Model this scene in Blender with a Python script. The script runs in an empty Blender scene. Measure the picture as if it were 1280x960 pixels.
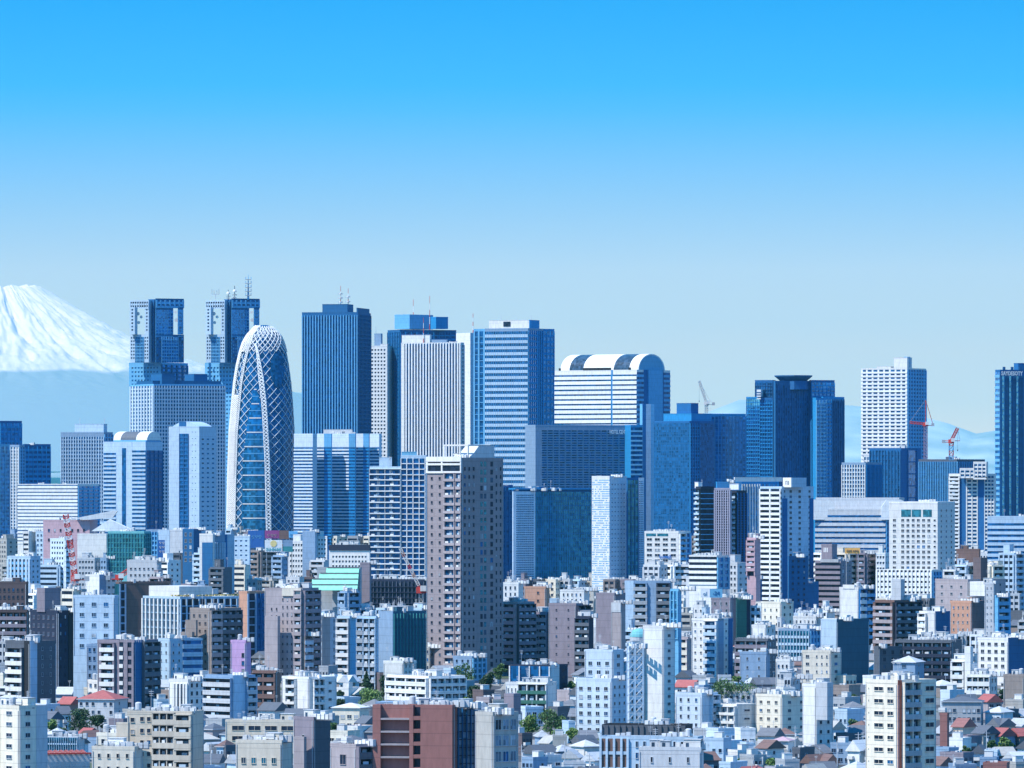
import bpy, math, random
from math import sin, cos, tan, pi, radians, sqrt
from mathutils import Vector, Matrix
import numpy as np

# ------------------------------------------------------------------ camera, light, exposure
C = bpy.context.scene
F = 8422.0            # focal length in photo pixels (1280 wide)
CZ = 95.0             # camera height above the lowest streets
HY = 600.0            # photo row of the horizon
cam_d = bpy.data.cameras.new('camera')
cam = bpy.data.objects.new('camera', cam_d); C.collection.objects.link(cam)
cam.location = (0, 0, CZ); cam.rotation_euler = (radians(90), 0, 0)
cam_d.sensor_width = 36.0; cam_d.lens = 36.0 * F / 1280.0
cam_d.shift_y = (HY - 480.0) / 1280.0
cam_d.clip_start = 10.0; cam_d.clip_end = 250000.0
C.camera = cam

SUN_EL = radians(54); SUN_H = Vector((-0.88, -0.47, 0)).normalized()
to_sun = Vector((SUN_H.x * cos(SUN_EL), SUN_H.y * cos(SUN_EL), sin(SUN_EL)))
sd = bpy.data.lights.new('sun', 'SUN'); sd.energy = 3.8; sd.angle = radians(0.53); sd.color = (1.0, 0.95, 0.88)
sun = bpy.data.objects.new('sun', sd); C.collection.objects.link(sun)
sun.rotation_euler = (-to_sun).to_track_quat('-Z', 'Y').to_euler()
sun.location = (-3000, -2000, 4000)

W = bpy.data.worlds.new('World'); C.world = W; W.use_nodes = True
nt = W.node_tree; nt.nodes.clear()
out = nt.nodes.new('ShaderNodeOutputWorld'); bg = nt.nodes.new('ShaderNodeBackground')
sky = nt.nodes.new('ShaderNodeTexSky'); sky.sky_type = 'NISHITA'; sky.sun_disc = False
sky.sun_elevation = SUN_EL; sky.sun_rotation = math.atan2(SUN_H.x, SUN_H.y)
sky.air_density = 1.3; sky.dust_density = 0.3; sky.ozone_density = 2.5
tc = nt.nodes.new('ShaderNodeTexCoord')
sep = nt.nodes.new('ShaderNodeSeparateXYZ'); cmb = nt.nodes.new('ShaderNodeCombineXYZ')
mad = nt.nodes.new('ShaderNodeMath'); mad.operation = 'MULTIPLY_ADD'; mad.inputs[1].default_value = 7.0; mad.inputs[2].default_value = 0.02
nrm = nt.nodes.new('ShaderNodeVectorMath'); nrm.operation = 'NORMALIZE'
ramp = nt.nodes.new('ShaderNodeValToRGB')
ramp.color_ramp.interpolation = 'LINEAR'
e = ramp.color_ramp.elements
e[0].position = 0.0; e[0].color = (0.86, 0.58, 0.46, 1)
e[1].position = 1.0; e[1].color = (0.10, 0.84, 1.36, 1)
for p_, c_ in ((.0119,(.99,.64,.46)),(.0214,(1.37,.76,.46)),(.0309,(1.31,.87,.64)),(.0427,(.76,.82,.82)),(.057,(.10,.76,1.08)),(.0703,(.0,.68,1.05)),(.13,(.02,.84,1.25))):
    q_ = e.new(p_); q_.color = c_+(1,)
mix = nt.nodes.new('ShaderNodeMix'); mix.data_type = 'RGBA'; mix.blend_type = 'MULTIPLY'; mix.inputs[0].default_value = 1.0
L = nt.links
L.new(tc.outputs['Generated'], sep.inputs[0])
L.new(sep.outputs[0], cmb.inputs[0]); L.new(sep.outputs[1], cmb.inputs[1])
L.new(sep.outputs[2], mad.inputs[0]); L.new(mad.outputs[0], cmb.inputs[2])
L.new(cmb.outputs[0], nrm.inputs[0]); L.new(nrm.outputs[0], sky.inputs[0])
L.new(sep.outputs[2], ramp.inputs[0])
L.new(sky.outputs[0], mix.inputs[6]); L.new(ramp.outputs[0], mix.inputs[7])
L.new(mix.outputs[2], bg.inputs[0]); bg.inputs[1].default_value = 0.15
L.new(bg.outputs[0], out.inputs[0])

C.view_settings.view_transform = 'Standard'; C.view_settings.look = 'None'
C.view_settings.gamma = 1.0; C.view_settings.exposure = 0.7; C.view_settings.use_curve_mapping = False
C.render.engine = 'CYCLES'
C.cycles.use_denoising = True
C.cycles.max_bounces = 4; C.cycles.diffuse_bounces = 2; C.cycles.glossy_bounces = 2
C.cycles.volume_bounces = 1; C.cycles.caustics_reflective = False; C.cycles.caustics_refractive = False
C.render.filter_size = 1.3
HAZE_DENSITY = 0.75e-5; HAZE_COL = (0.22, 0.74, 0.84, 1)

RNG = random.Random(7)

# ------------------------------------------------------------------ materials
MATS = {}
PAL = dict(
 white=(.80,.80,.78), offw=(.70,.69,.66), lgrey=(.52,.54,.56), grey=(.36,.38,.40), conc=(.40,.39,.36), dgrey=(.16,.17,.19),
 beige=(.60,.53,.43), sand=(.66,.60,.50), cream=(.74,.68,.56), taupe=(.27,.225,.205), pinkgrey=(.37,.32,.33), brown=(.14,.105,.11),
 dbrown=(.07,.05,.055), navy=(.014,.024,.055), brick=(.29,.125,.11), rust=(.45,.11,.06), mauve=(.23,.20,.235), pink=(.50,.33,.36),
 lilac=(.58,.36,.60), mint=(.28,.72,.52), teal=(.04,.26,.28), tealw=(.15,.45,.48), orange=(.52,.28,.19), bgrey=(.22,.33,.46),
 bluew=(.43,.56,.67), dblue=(.004,.12,.32), mblue=(.008,.24,.52), steel=(.13,.41,.66), redroof=(.36,.10,.09), black=(.012,.014,.02),  # far-tower blues with distance haze and shade mixed into the colour
 cblue=(.02,.13,.40), magenta=(.30,.06,.22), yellow=(.75,.60,.25), orsign=(.85,.45,.12), green=(.04,.16,.12), slate=(.10,.115,.14),
 pblue=(.58,.68,.76), lilgrey=(.33,.32,.40), browntower=(.30,.255,.265),
 red=(.60,.05,.04), moss=(.10,.13,.05), tile=(.17,.10,.085), gold=(.38,.30,.12), netting=(.02,.10,.16), scaff=(.09,.11,.15), lblue=(.15,.42,.62), dtower=(.005,.11,.27))  # dtower likewise has haze and shade blue in its base colour
GL = dict(gdark=((.008,.017,.036),.35,.0), gnavy=((.004,.085,.22),.28,.15), gblue=((.012,.17,.42),.12,.4), gfar=((.004,.075,.18),.25,.1), gshell=((.008,.085,.20),.12,.3), gatr=((.01,.13,.27),.12,.4), gsky=((.08,.36,.62),.12,.8),  # gnavy and gfar carry the far towers' blue haze in their colour
 gteal=((.02,.17,.26),.12,.55), gmid=((.03,.06,.10),.3,.05), curt=((.30,.33,.36),.35,.0), glite=((.12,.20,.28),.2,.2))
def M(n):
    if n in MATS: return MATS[n]
    m = bpy.data.materials.new(n); m.use_nodes = True
    t = m.node_tree; b = t.nodes['Principled BSDF']; lk = t.links.new
    co = t.nodes.new('ShaderNodeTexCoord')
    if n in GL:
        col, ro, me = GL[n]
        # every pane sits at its own slight tone, as real glazing does
        vo = t.nodes.new('ShaderNodeTexWhiteNoise'); vo.noise_dimensions = '3D'
        sn = t.nodes.new('ShaderNodeVectorMath'); sn.operation = 'SNAP'; sn.inputs[1].default_value = (1.6, 1.6, 1.75)
        ge = t.nodes.new('ShaderNodeNewGeometry'); lk(ge.outputs['Position'], sn.inputs[0]); lk(sn.outputs[0], vo.inputs[0])
        rr = t.nodes.new('ShaderNodeValToRGB'); el = rr.color_ramp.elements
        el[0].color = tuple(c*.6 for c in col)+(1,); el[1].color = tuple(min(1,c*1.7+.006) for c in col)+(1,)
        lk(vo.outputs[0], rr.inputs[0]); lk(rr.outputs[0], b.inputs['Base Color'])
        b.inputs['Specular IOR Level'].default_value = .25 if n != 'gblue' else .5
        b.inputs['Roughness'].default_value = ro; b.inputs['Metallic'].default_value = me
    else:
        col = PAL[n]
        no = t.nodes.new('ShaderNodeTexNoise'); no.inputs['Scale'].default_value = 1.0; no.inputs['Detail'].default_value = 5; no.inputs['Roughness'].default_value = .65
        mp = t.nodes.new('ShaderNodeMapping'); mp.inputs['Scale'].default_value = (.9, .9, .22)
        ge = t.nodes.new('ShaderNodeNewGeometry'); lk(ge.outputs['Position'], mp.inputs[0]); lk(mp.outputs[0], no.inputs[0])
        rr = t.nodes.new('ShaderNodeValToRGB'); el = rr.color_ramp.elements
        el[0].position = .30; el[0].color = tuple(c*.84 for c in col)+(1,)
        el[1].position = .62; el[1].color = tuple(min(.9, c*1.06) for c in col)+(1,)
        oi = t.nodes.new('ShaderNodeObjectInfo')
        hs = t.nodes.new('ShaderNodeHueSaturation'); mr = t.nodes.new('ShaderNodeMapRange')
        mr.inputs[3].default_value = .90; mr.inputs[4].default_value = 1.08
        lk(no.outputs[0], rr.inputs[0]); lk(rr.outputs[0], hs.inputs['Color']); lk(oi.outputs['Random'], mr.inputs[0]); lk(mr.outputs[0], hs.inputs['Value'])
        lk(hs.outputs[0], b.inputs['Base Color'])
        # thin joint between storeys
        sz = t.nodes.new('ShaderNodeSeparateXYZ'); lk(ge.outputs['Position'], sz.inputs[0])
        dv = t.nodes.new('ShaderNodeMath'); dv.operation = 'MULTIPLY'; dv.inputs[1].default_value = 1/3.1; lk(sz.outputs[2], dv.inputs[0])
        fr = t.nodes.new('ShaderNodeMath'); fr.operation = 'FRACT'; lk(dv.outputs[0], fr.inputs[0])
        lt = t.nodes.new('ShaderNodeMath'); lt.operation = 'LESS_THAN'; lt.inputs[1].default_value = .05; lk(fr.outputs[0], lt.inputs[0])
        jm = t.nodes.new('ShaderNodeMix'); jm.data_type = 'RGBA'; jm.blend_type = 'MULTIPLY'; jm.inputs[7].default_value = (.72, .72, .74, 1)
        lk(lt.outputs[0], jm.inputs[0]); lk(hs.outputs[0], jm.inputs[6]); lk(jm.outputs[2], b.inputs['Base Color'])
        b.inputs['Roughness'].default_value = .75
    MATS[n] = m
    return m

# ------------------------------------------------------------------ mesh helpers
class MB:
    def __init__(s): s.v = []; s.f = []; s.m = []; s.mats = []
    def mi(s, n):
        if n not in s.mats: s.mats.append(n)
        return s.mats.index(n)
    def box(s, x0, x1, y0, y1, z0, z1, mat, skip=''):
        b = len(s.v); k = s.mi(mat)
        s.v += [(x0,y0,z0),(x1,y0,z0),(x1,y1,z0),(x0,y1,z0),(x0,y0,z1),(x1,y0,z1),(x1,y1,z1),(x0,y1,z1)]
        fs = [(0,3,2,1),(4,5,6,7),(0,1,5,4),(1,2,6,5),(2,3,7,6),(3,0,4,7)]
        for q in fs: s.f.append(tuple(b+i for i in q)); s.m.append(k)
        return s
    def poly(s, pts, mat):
        b = len(s.v); s.v += [tuple(p) for p in pts]; s.f.append(tuple(range(b, b+len(pts)))); s.m.append(s.mi(mat)); return s
    def prism(s, pts, a, c, axis, mat):     # closed outline extruded along an axis ('x','y','z') from a to c
        n = len(pts); b = len(s.v); k = s.mi(mat)
        def P(p, t): return (t, p[0], p[1]) if axis == 'x' else ((p[0], t, p[1]) if axis == 'y' else (p[0], p[1], t))
        s.v += [P(p, a) for p in pts] + [P(p, c) for p in pts]
        s.f.append(tuple(b+i for i in range(n))[::-1]); s.m.append(k)
        s.f.append(tuple(b+n+i for i in range(n))); s.m.append(k)
        for i in range(n):
            j = (i+1) % n; s.f.append((b+i, b+j, b+n+j, b+n+i)); s.m.append(k)
        return s
    def tube(s, p, q, r, mat, n=4):
        p = Vector(p); q = Vector(q); d = q-p
        if d.length < 1e-6: return s
        d.normalize(); a = d.orthogonal().normalized(); c = d.cross(a); b = len(s.v); k = s.mi(mat)
        for o in (p, q):
            for i in range(n):
                t = 2*pi*(i+.5)/n; s.v.append(tuple(o + a*(r*cos(t)) + c*(r*sin(t))))
        for i in range(n):
            j = (i+1) % n; s.f.append((b+i, b+j, b+n+j, b+n+i)); s.m.append(k)
        s.f.append(tuple(b+i for i in range(n))[::-1]); s.m.append(k); s.f.append(tuple(b+n+i for i in range(n))); s.m.append(k)
        return s
    def cyl(s, x, y, z0, z1, r, mat, n=12, r1=None):
        r1 = r if r1 is None else r1
        b = len(s.v); k = s.mi(mat)
        for z, q in ((z0, r), (z1, r1)):
            for i in range(n):
                t = 2*pi*i/n; s.v.append((x+q*cos(t), y+q*sin(t), z))
        for i in range(n):
            j = (i+1) % n; s.f.append((b+i, b+j, b+n+j, b+n+i)); s.m.append(k)
        s.f.append(tuple(b+i for i in range(n))[::-1]); s.m.append(k); s.f.append(tuple(b+n+i for i in range(n))); s.m.append(k)
        return s
    def dome(s, x, y, z, r, h, mat, n=12, m=4):
        b = len(s.v); k = s.mi(mat)
        for a in range(m):
            ph = a/m*pi/2
            for i in range(n):
                t = 2*pi*i/n; s.v.append((x+r*cos(ph)*cos(t), y+r*cos(ph)*sin(t), z+h*sin(ph)))
        s.v.append((x, y, z+h)); top = len(s.v)-1
        for a in range(m-1):
            for i in range(n):
                j = (i+1) % n; s.f.append((b+a*n+i, b+a*n+j, b+(a+1)*n+j, b+(a+1)*n+i)); s.m.append(k)
        for i in range(n): s.f.append((b+(m-1)*n+i, b+(m-1)*n+(i+1) % n, top)); s.m.append(k)
        return s
    def mesh(s, name, smooth=False):
        me = bpy.data.meshes.new(name); me.from_pydata(s.v, [], s.f)
        for n in s.mats: me.materials.append(M(n))
        if len(s.mats) > 1: me.polygons.foreach_set('material_index', s.m)
        if smooth: me.polygons.foreach_set('use_smooth', [True]*len(s.f))
        return me
col = C.collection
def link(name, me, parent=None, loc=(0,0,0), rz=0.0):
    o = bpy.data.objects.new(name, me); col.objects.link(o)
    o.location = loc; o.rotation_euler = (0, 0, rz)
    if parent is not None: o.parent = parent
    return o
def thing(name, label, cat, loc, group=None, rz=0.0):
    o = link(name, None, None, loc, rz); o['label'] = label; o['category'] = cat
    if group: o['group'] = group
    return o
CACHE = {}
def cached(key, fn):
    if key not in CACHE: CACHE[key] = fn()
    return CACHE[key]

def ground(d):
    P = [(-5000,0),(1900,0),(2700,18),(5000,25),(300000,25)]
    for (a, x), (b, y) in zip(P, P[1:]):
        if d <= b: return x + (y-x)*max(0, d-a)/(b-a)
    return 25
def dist_for(dy, h):                 # distance at which something h metres tall shows its top dy rows under the horizon
    d = 3000.0
    for _ in range(60): d = .5*d + .5*(CZ-ground(d)-h)*F/dy
    return d

# ------------------------------------------------------------------ windows
def window_mesh(w, h, gl, frame='lgrey', split=True):
    def f():
        b = MB(); t = .07
        b.box(0, w, -.05, .06, 0, h, gl)
        b.box(-t, 0, -.12, .0, -t, h+t, frame); b.box(w, w+t, -.12, .0, -t, h+t, frame)
        b.box(0, w, -.12, .0, h, h+t, frame); b.box(-.12, w+.12, -.20, 0, -t-.05, 0, frame)
        if split and w > 1.1: b.box(w/2-.04, w/2+.04, -.09, -.05, 0, h, frame)
        return b.mesh('window')
    return cached(('win', round(w, 2), round(h, 2), gl, frame, split), f)
def frame_mesh(w, h, frame):
    def f():
        b = MB(); t = .08
        b.box(-t, 0, -.14, .0, -t, h+t, frame); b.box(w, w+t, -.14, .0, -t, h+t, frame)
        b.box(0, w, -.14, .0, h, h+t, frame); b.box(-.12, w+.12, -.24, 0, -t-.05, 0, frame)
        if w > 1.1: b.box(w/2-.04, w/2+.04, -.11, -.03, 0, h, frame)
        return b.mesh('window')
    return cached(('frame', round(w, 2), round(h, 2), frame), f)
def pane_mesh(w, h, gl):
    return cached(('pane', round(w, 2), round(h, 2), gl), lambda: MB().box(0, w, -.05, .05, 0, h, gl).mesh('pane'))

def parse(s):
    segs = []
    for part in s.split('|'):
        part = part.strip(); w = 1.0
        if part[0].isdigit() or part[0] == '.':
            a, part = part.split(' ', 1); w = float(a)
        t, _, rest = part.partition(':'); kv = {}
        for it in rest.split(','):
            if '=' in it:
                k, v = it.split('=')
                try: v = float(v)
                except ValueError: pass
                kv[k.strip()] = v
        segs.append((w, t.strip(), kv))
    tot = sum(w for w, _, _ in segs)
    return [(w/tot, t, k) for w, t, k in segs]

class Building:  # side faces often get darker blues, which puts shade into their colour
    """one building; its volumes are boxes whose lit (front) and shaded (side) faces meet at the corner shown at column xc"""
    def __init__(s, name, label, cat, px, d, group=None):
        S = d/F; s.d = d; s.g = ground(d); s.S = S
        s.root = thing(name, label, cat, ((px-640)*S, d, s.g), group)
        s.nwin = 0; s.rest = None
    def put(s, name, me, org, al, loc, rz=0.0, parent=None):
        c, n = cos(-al), sin(-al)
        x, y, z = loc
        return link(name, me, s.root if parent is None else parent, (org[0]+c*x-n*y, org[1]+n*x+c*y, org[2]+z), -al+rz)
    def vol(s, x0, xc, x1, yt, alpha, wall, front='N', side='N', yb=None, dd=0.0, depthL=None, depthR=None, zb=None, name='wall', par=True, roofc='grey', parh=.9, topd=None):
        al = radians(alpha); d = s.d + dd; S = d/F
        Cx = (xc-640)*S; org = (Cx - s.root.location.x, dd, 0)
        Lw = (xc-x0)*S/cos(al) if xc > x0 + .5 else (depthL or 14.0)
        Rw = (x1-xc)*S/sin(al) if x1 > xc + .5 else (depthR or 16.0)
        zt = CZ + (HY-yt)*S - s.g; z0 = -2.0 if zb is None else CZ+(HY-zb)*S-s.g
        b = MB()
        if par:
            b.box(-Lw, 0, 0, Rw, z0, zt-parh, wall); t = .35; e = .05
        else: b.box(-Lw, 0, 0, Rw, z0, zt, wall)
        s.put(name, b.mesh(name), org, al, (0,0,0))
        if par:
            p = MB()
            p.box(-Lw-e, e, -e, t, zt-parh, zt, wall); p.box(-Lw-e, e, Rw-t, Rw+e, zt-parh, zt, wall)
            p.box(-Lw-e, -Lw+t, t, Rw-t, zt-parh, zt, wall); p.box(-t, e, t, Rw-t, zt-parh, zt, wall)
            s.put('parapet', p.mesh('parapet'), org, al, (0,0,0))
            r = MB().box(-Lw+t, -t, t, Rw-t, zt-parh, zt-parh+.06, roofc); s.put('roof', r.mesh('roof'), org, al, (0,0,0))
        yb = min(985, yb if yb else 985)
        zv = max(1.0, CZ + (HY-yb-14)*S - s.g) if zb is None else z0
        zv = max(zv, z0 if zb is not None else 1.0)
        v = dict(org=org, al=al, L=Lw, R=Rw, zt=zt, zb=max(z0, 0), S=S, zv=zv, yt=yt, wall=wall)
        if xc > x0+.5 or front != 'N': s.facade(v, 'f', front)
        if x1 > xc+.5 or side != 'N': s.facade(v, 's', side)
        if d < 3000 and par: s.fittings(v, front, side)
        return v
    def fittings(s, v, front, side):       # drain pipes, wall vents and an outside stair, as old city blocks carry
        h = v['zt']-1.2-v['zv']; r = RNG
        if h < 5: return
        for face, W_, sp in (('f', v['L'], front), ('s', v['R'], side)):
            if W_ < 3: continue
            pm_ = cached(('pipe', round(h)), lambda: MB().box(-.07, .07, -.2, -.05, 0, h, 'lgrey').mesh('drain_pipe'))
            for u in ((.25, W_-.3) if W_ > 6 else (.25,)):
                loc, rz = s.at(v, face, u, v['zv']); s.put('drain_pipe', pm_, v['org'], v['al'], loc, rz)
            if sp == 'N' and W_ > 6 and 'mid-rise' in str(s.root.get('group', '')) and r.random() < .6:
                n = int(h/3.1)
                def f(n=n):
                    b = MB()
                    for x in (0, 2.9):
                        for y in (-1.5, -.15): b.box(x-.06, x+.06, y-.06, y+.06, 0, n*3.1, 'grey')
                    for i in range(n):
                        b.box(-.05, 2.95, -1.55, -.1, i*3.1+3.0, i*3.1+3.12, 'lgrey'); b.box(0, 2.9, -1.56, -1.5, i*3.1+3.12, i*3.1+4.1, 'grey')
                        b.tube((.3, -.8, i*3.1+.1), (2.6, -.8, i*3.1+3.0), .16, 'dgrey')
                    return b.mesh('outside_stair')
                loc, rz = s.at(v, face, W_*r.uniform(.15, .5), v['zt']-1.2-n*3.1); s.put('outside_stair', cached(('fs', n), f), v['org'], v['al'], loc, rz)
            elif sp == 'N' and 'mid-rise' in str(s.root.get('group', '')):
                for i in range(int(h/3.1)):
                    if r.random() < .7:
                        loc, rz = s.at(v, face, W_*.5, v['zt']-2.6-i*3.1); s.put('window', window_mesh(.8, .9, 'gdark', 'grey'), v['org'], v['al'], loc, rz)
    def at(s, v, face, u, z, w=0.0):       # local position of a facade point
        if face == 'f': return (-v['L']+u, -w, z), 0.0
        return (w, u, z), pi/2
    def facade(s, v, face, spec):
        Wd = v['L'] if face == 'f' else v['R']; k0 = 0.0
        for w, t, kv in parse(spec):
            u0, u1 = k0*Wd, (k0+w)*Wd; k0 += w
            if t == 'N': continue
            getattr(s, 'fac_'+t)(v, face, u0, u1, kv)
    def rows(s, v, kv):
        S = v['S']; p = kv.get('p', 6.0)*S; top = v['zt'] - kv.get('mt', 3.0)*S
        n = int((top - v['zv'])/p); n = min(n, int(kv.get('nf', 999)))
        return top, p, max(0, n)
    def fac_P(s, v, face, u0, u1, kv):      # punched windows
        top, p, n = s.rows(v, kv); nc = int(kv.get('nc', 4)); ml = kv.get('ml', .06)*(u1-u0); cw = (u1-u0-2*ml)/nc
        ww = cw*kv.get('ww', .5); wh = p*kv.get('wh', .5); gl = kv.get('gl', 'gdark'); fr = kv.get('fr', v['wall'])
        near = s.d < 3300 or (ww/v['S'] > 2.2 and nc*n < 60)
        if fr == v['wall'] and int(v['org'][0]*7+s.d) % 3 == 0: fr = 'lgrey'
        for r in range(n):
            z = top - (r+.5)*p - wh/2 + .1*p*0
            if near:
                for c in range(nc):
                    u = u0+ml+cw*c+(cw-ww)/2
                    g = gl if RNG.random() < .72 else RNG.choice(['gdark','gmid','curt','gnavy','gdark'])
                    if s.nwin < 100:
                        s.nwin += 1; loc, rz = s.at(v, face, u, z)
                        if s.d < 1900:
                            o = s.put('window', frame_mesh(ww, wh, fr), v['org'], v['al'], loc, rz)
                            link('pane', pane_mesh(ww, wh, g), o)
                        else: s.put('window', window_mesh(ww, wh, g, fr), v['org'], v['al'], loc, rz)
                    else:
                        s.extra(v, face, u, z, ww, wh, g)
            else:
                def f(r=r):
                    b = MB()
                    for c in range(nc):
                        b.box(ml+cw*c+(cw-ww)/2, ml+cw*c+(cw+ww)/2, -.06, .05, 0, wh, gl if (r*7+c*3) % 5 else 'gmid')
                        b.box(ml+cw*c+(cw-ww)/2-.1, ml+cw*c+(cw+ww)/2+.1, -.3, 0, wh, wh+.12, v['wall'])
                    return b.mesh('window_row')
                me = cached(('row', v['wall'], round(u1-u0, 1), nc, round(ww, 1), round(wh, 1), gl, r % 5), f)
                loc, rz = s.at(v, face, u0, z); s.put('window_row', me, v['org'], v['al'], loc, rz)
    def extra(s, v, face, u, z, w, h, g):
        if s.rest is None: s.rest = []
        s.rest.append((v, face, u, z, w, h, g))
    def finish(s):
        if s.rest:
            b = MB()
            for v, face, u, z, w, h, g in s.rest:
                loc, rz = s.at(v, face, u, z); c, n = cos(-v['al']), sin(-v['al'])
                i = len(b.v); b.box(0, w, -.05, .06, 0, h, g)
                for q in range(i, len(b.v)):
                    x, y, zz = b.v[q]
                    if rz: x, y = -y, x
                    x += loc[0]; y += loc[1]; zz += loc[2]
                    b.v[q] = (v['org'][0]+c*x-n*y, v['org'][1]+n*x+c*y, v['org'][2]+zz)
            o = link('window', b.mesh('window'), s.root); o['kind'] = 'stuff'
        return s
    def fac_G(s, v, face, u0, u1, kv):      # glazing behind a grid of spandrels and piers
        top, p, n = s.rows(v, kv); nc = int(kv.get('nc', 8)); Wd = u1-u0; gl = kv.get('gl', 'gdark')
        hw = kv.get('hw', .35); vw = kv.get('vw', .25); dh = kv.get('dh', .35); dv = kv.get('dv', .6)
        hc = kv.get('hc', v['wall']); vc = kv.get('vc', hc); ex = kv.get('ex', 0.)
        zlo = max(v['zb'], top-(n+1)*p)
        me = MB().box(0, Wd, -.08, .02, zlo, top, gl).mesh('glazing')
        loc, rz = s.at(v, face, u0, 0); s.put('glazing', me, v['org'], v['al'], loc, rz)
        if hw > 0:
            mh = cached(('sp', round(Wd, 2), round(hw*p, 2), dh, hc), lambda: MB().box(0, Wd, -dh, 0, 0, hw*p, hc).mesh('spandrel'))
            for r in range(min(n+1, 100)):
                loc, rz = s.at(v, face, u0, top-(r+1)*p); s.put('spandrel', mh, v['org'], v['al'], loc, rz)
        if vw > 0 and nc > 0:
            cw = Wd/nc; tw = cw*vw
            mv = cached(('pi', round(top-zlo, 2), round(tw, 3), dv, vc), lambda: MB().box(-tw/2, tw/2, -dv, -.01, 0, top-zlo, vc).mesh('pier'))
            for c in range(nc+1):
                u = min(max(u0+c*cw, u0+tw/2), u1-tw/2)
                loc, rz = s.at(v, face, u, zlo); s.put('pier', mv, v['org'], v['al'], loc, rz)
    def fac_B(s, v, face, u0, u1, kv):      # stacked balconies
        top, p, n = s.rows(v, kv); nc = int(kv.get('nc', 3)); Wd = u1-u0; gl = kv.get('gl', 'gdark'); pc = kv.get('pc', v['wall'])
        ph = kv.get('ph', .40)*p; dep = kv.get('dep', 1.3); sc = kv.get('sc', v['wall']); vw = kv.get('vw', .12); pw = kv.get('pw', 1.0)
        zlo = max(v['zb'], top-(n+1)*p)
        loc, rz = s.at(v, face, u0, 0)
        s.put('glazing', MB().box(0, Wd, -.08, .02, zlo, top, gl).mesh('glazing'), v['org'], v['al'], loc, rz)
        cw = Wd/nc
        def f(k):
            b = MB(); r = random.Random(k)
            b.box(0, Wd, -dep, 0, -.18, 0, sc)
            for c in range(nc):
                a = cw*c + cw*(1-pw)/2; e = a+cw*pw
                b.box(a, e, -dep-.02, -dep+.12, -.22, ph, pc)
                if r.random() < .4:
                    q = a+(e-a)*r.uniform(.1, .7); b.box(q, q+.8, -.5, -.12, .05, .75, 'offw')      # outdoor unit
                q = a+(e-a)*r.uniform(.1, .5); b.box(q, q+min(1.5, cw*.35), -.13, -.08, .1, p*.72, 'curt')
                if r.random() < .35:
                    q = a+(e-a)*r.uniform(.1, .5); b.box(q, q+min(1.8, cw*.4), -dep+.25, -dep+.3, ph*.8, ph+.7, r.choice(['offw','bluew','white']))
            return b.mesh('balcony')
        for r in range(min(n, 100)):
            me = cached(('bal', round(Wd, 2), round(p, 2), nc, pc, sc, dep, ph, r % 3), lambda: f(r % 3))
            loc, rz = s.at(v, face, u0, top-(r+1)*p); s.put('balcony', me, v['org'], v['al'], loc, rz)
        if vw > 0:
            mv = cached(('pt', round(top-zlo, 2), round(vw*cw, 3), dep, sc), lambda: MB().box(-vw*cw/2, vw*cw/2, -dep+.13, -.01, 0, top-zlo, sc).mesh('partition'))
            for c in range(nc+1):
                u = min(max(u0+c*cw, u0+vw*cw/2), u1-vw*cw/2)
                loc, rz = s.at(v, face, u, zlo); s.put('partition', mv, v['org'], v['al'], loc, rz)
        loc, rz = s.at(v, face, u0, top); s.put('canopy', MB().box(0, Wd, -dep, 0, -.2, .05, sc).mesh('canopy'), v['org'], v['al'], loc, rz)
    def fac_A(s, v, face, u0, u1, kv):      # plain panel of another colour; dark ones on side faces hold painted shade
        top = v['zt'] - kv.get('mt', 0.)*v['S']; bot = max(v['zb'], v['zt']-kv.get('mb', 9999.)*v['S']); pr = kv.get('pr', .15)
        loc, rz = s.at(v, face, u0, 0)
        s.put(kv.get('n', 'wall_panel'), MB().box(0.02, u1-u0-.02, -pr, 0, bot, top-.02, kv.get('c', 'grey')).mesh('wall_panel'), v['org'], v['al'], loc, rz)
    # ---- roof things
    def ph(s, v, f0, f1, hpx, r0=.15, r1=.75, c=None, name='penthouse'):
        c = c or v['wall']; L_, R_ = v['L'], v['R']; h = hpx*v['S']; z = v['zt']-.9
        b = MB().box(-L_*(1-f0), -L_*(1-f1), R_*r0, R_*r1, z, z+h+.9, c)
        b.box(-L_*(1-f0)-.12, -L_*(1-f1)+.12, R_*r0-.12, R_*r1+.12, z+h+.9, z+h+1.1, c)
        o = s.put(name, b.mesh(name), v['org'], v['al'], (0,0,0))
        if s.d < 3300 and h > 2.0:
            w = min(1.2, L_*(f1-f0)*.3)
            loc = (-L_*(1-f0)+L_*(f1-f0)*.3, R_*r0, z+1.0)
            c_, n_ = cos(-v['al']), sin(-v['al'])
            link('door', MB().box(0, w, -.06, .02, 0, 2.0, 'gmid').mesh('door'), o, loc)
    def mast(s, v, f, hpx, r=.4, c='lgrey', red=False, z=None, rings=0):
        h = hpx*v['S']; b = MB(); n = 5; z0 = v['zt']-.9 if z is None else z; w = .28
        for i in range(n): b.cyl(0, 0, h*i/n, h*(i+1)/n, w*(1.2-.7*i/n), ('red' if (red and i % 2 == 0) else ('white' if red else c)), 6)
        for i in range(rings):
            q = h*(.25+.6*i/max(1, rings)); b.cyl(0, 0, q, q+.9, 1.6-.4*i/max(1, rings), 'offw', 8)
            for k in range(4): b.box(-1.8+k*1.2-.15, -1.8+k*1.2+.15, -1.0, -.7, q-.6, q+1.0, c)
        s.put('antenna_mast', b.mesh('antenna_mast'), v['org'], v['al'], (-v['L']*(1-f), v['R']*r, z0))
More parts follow.
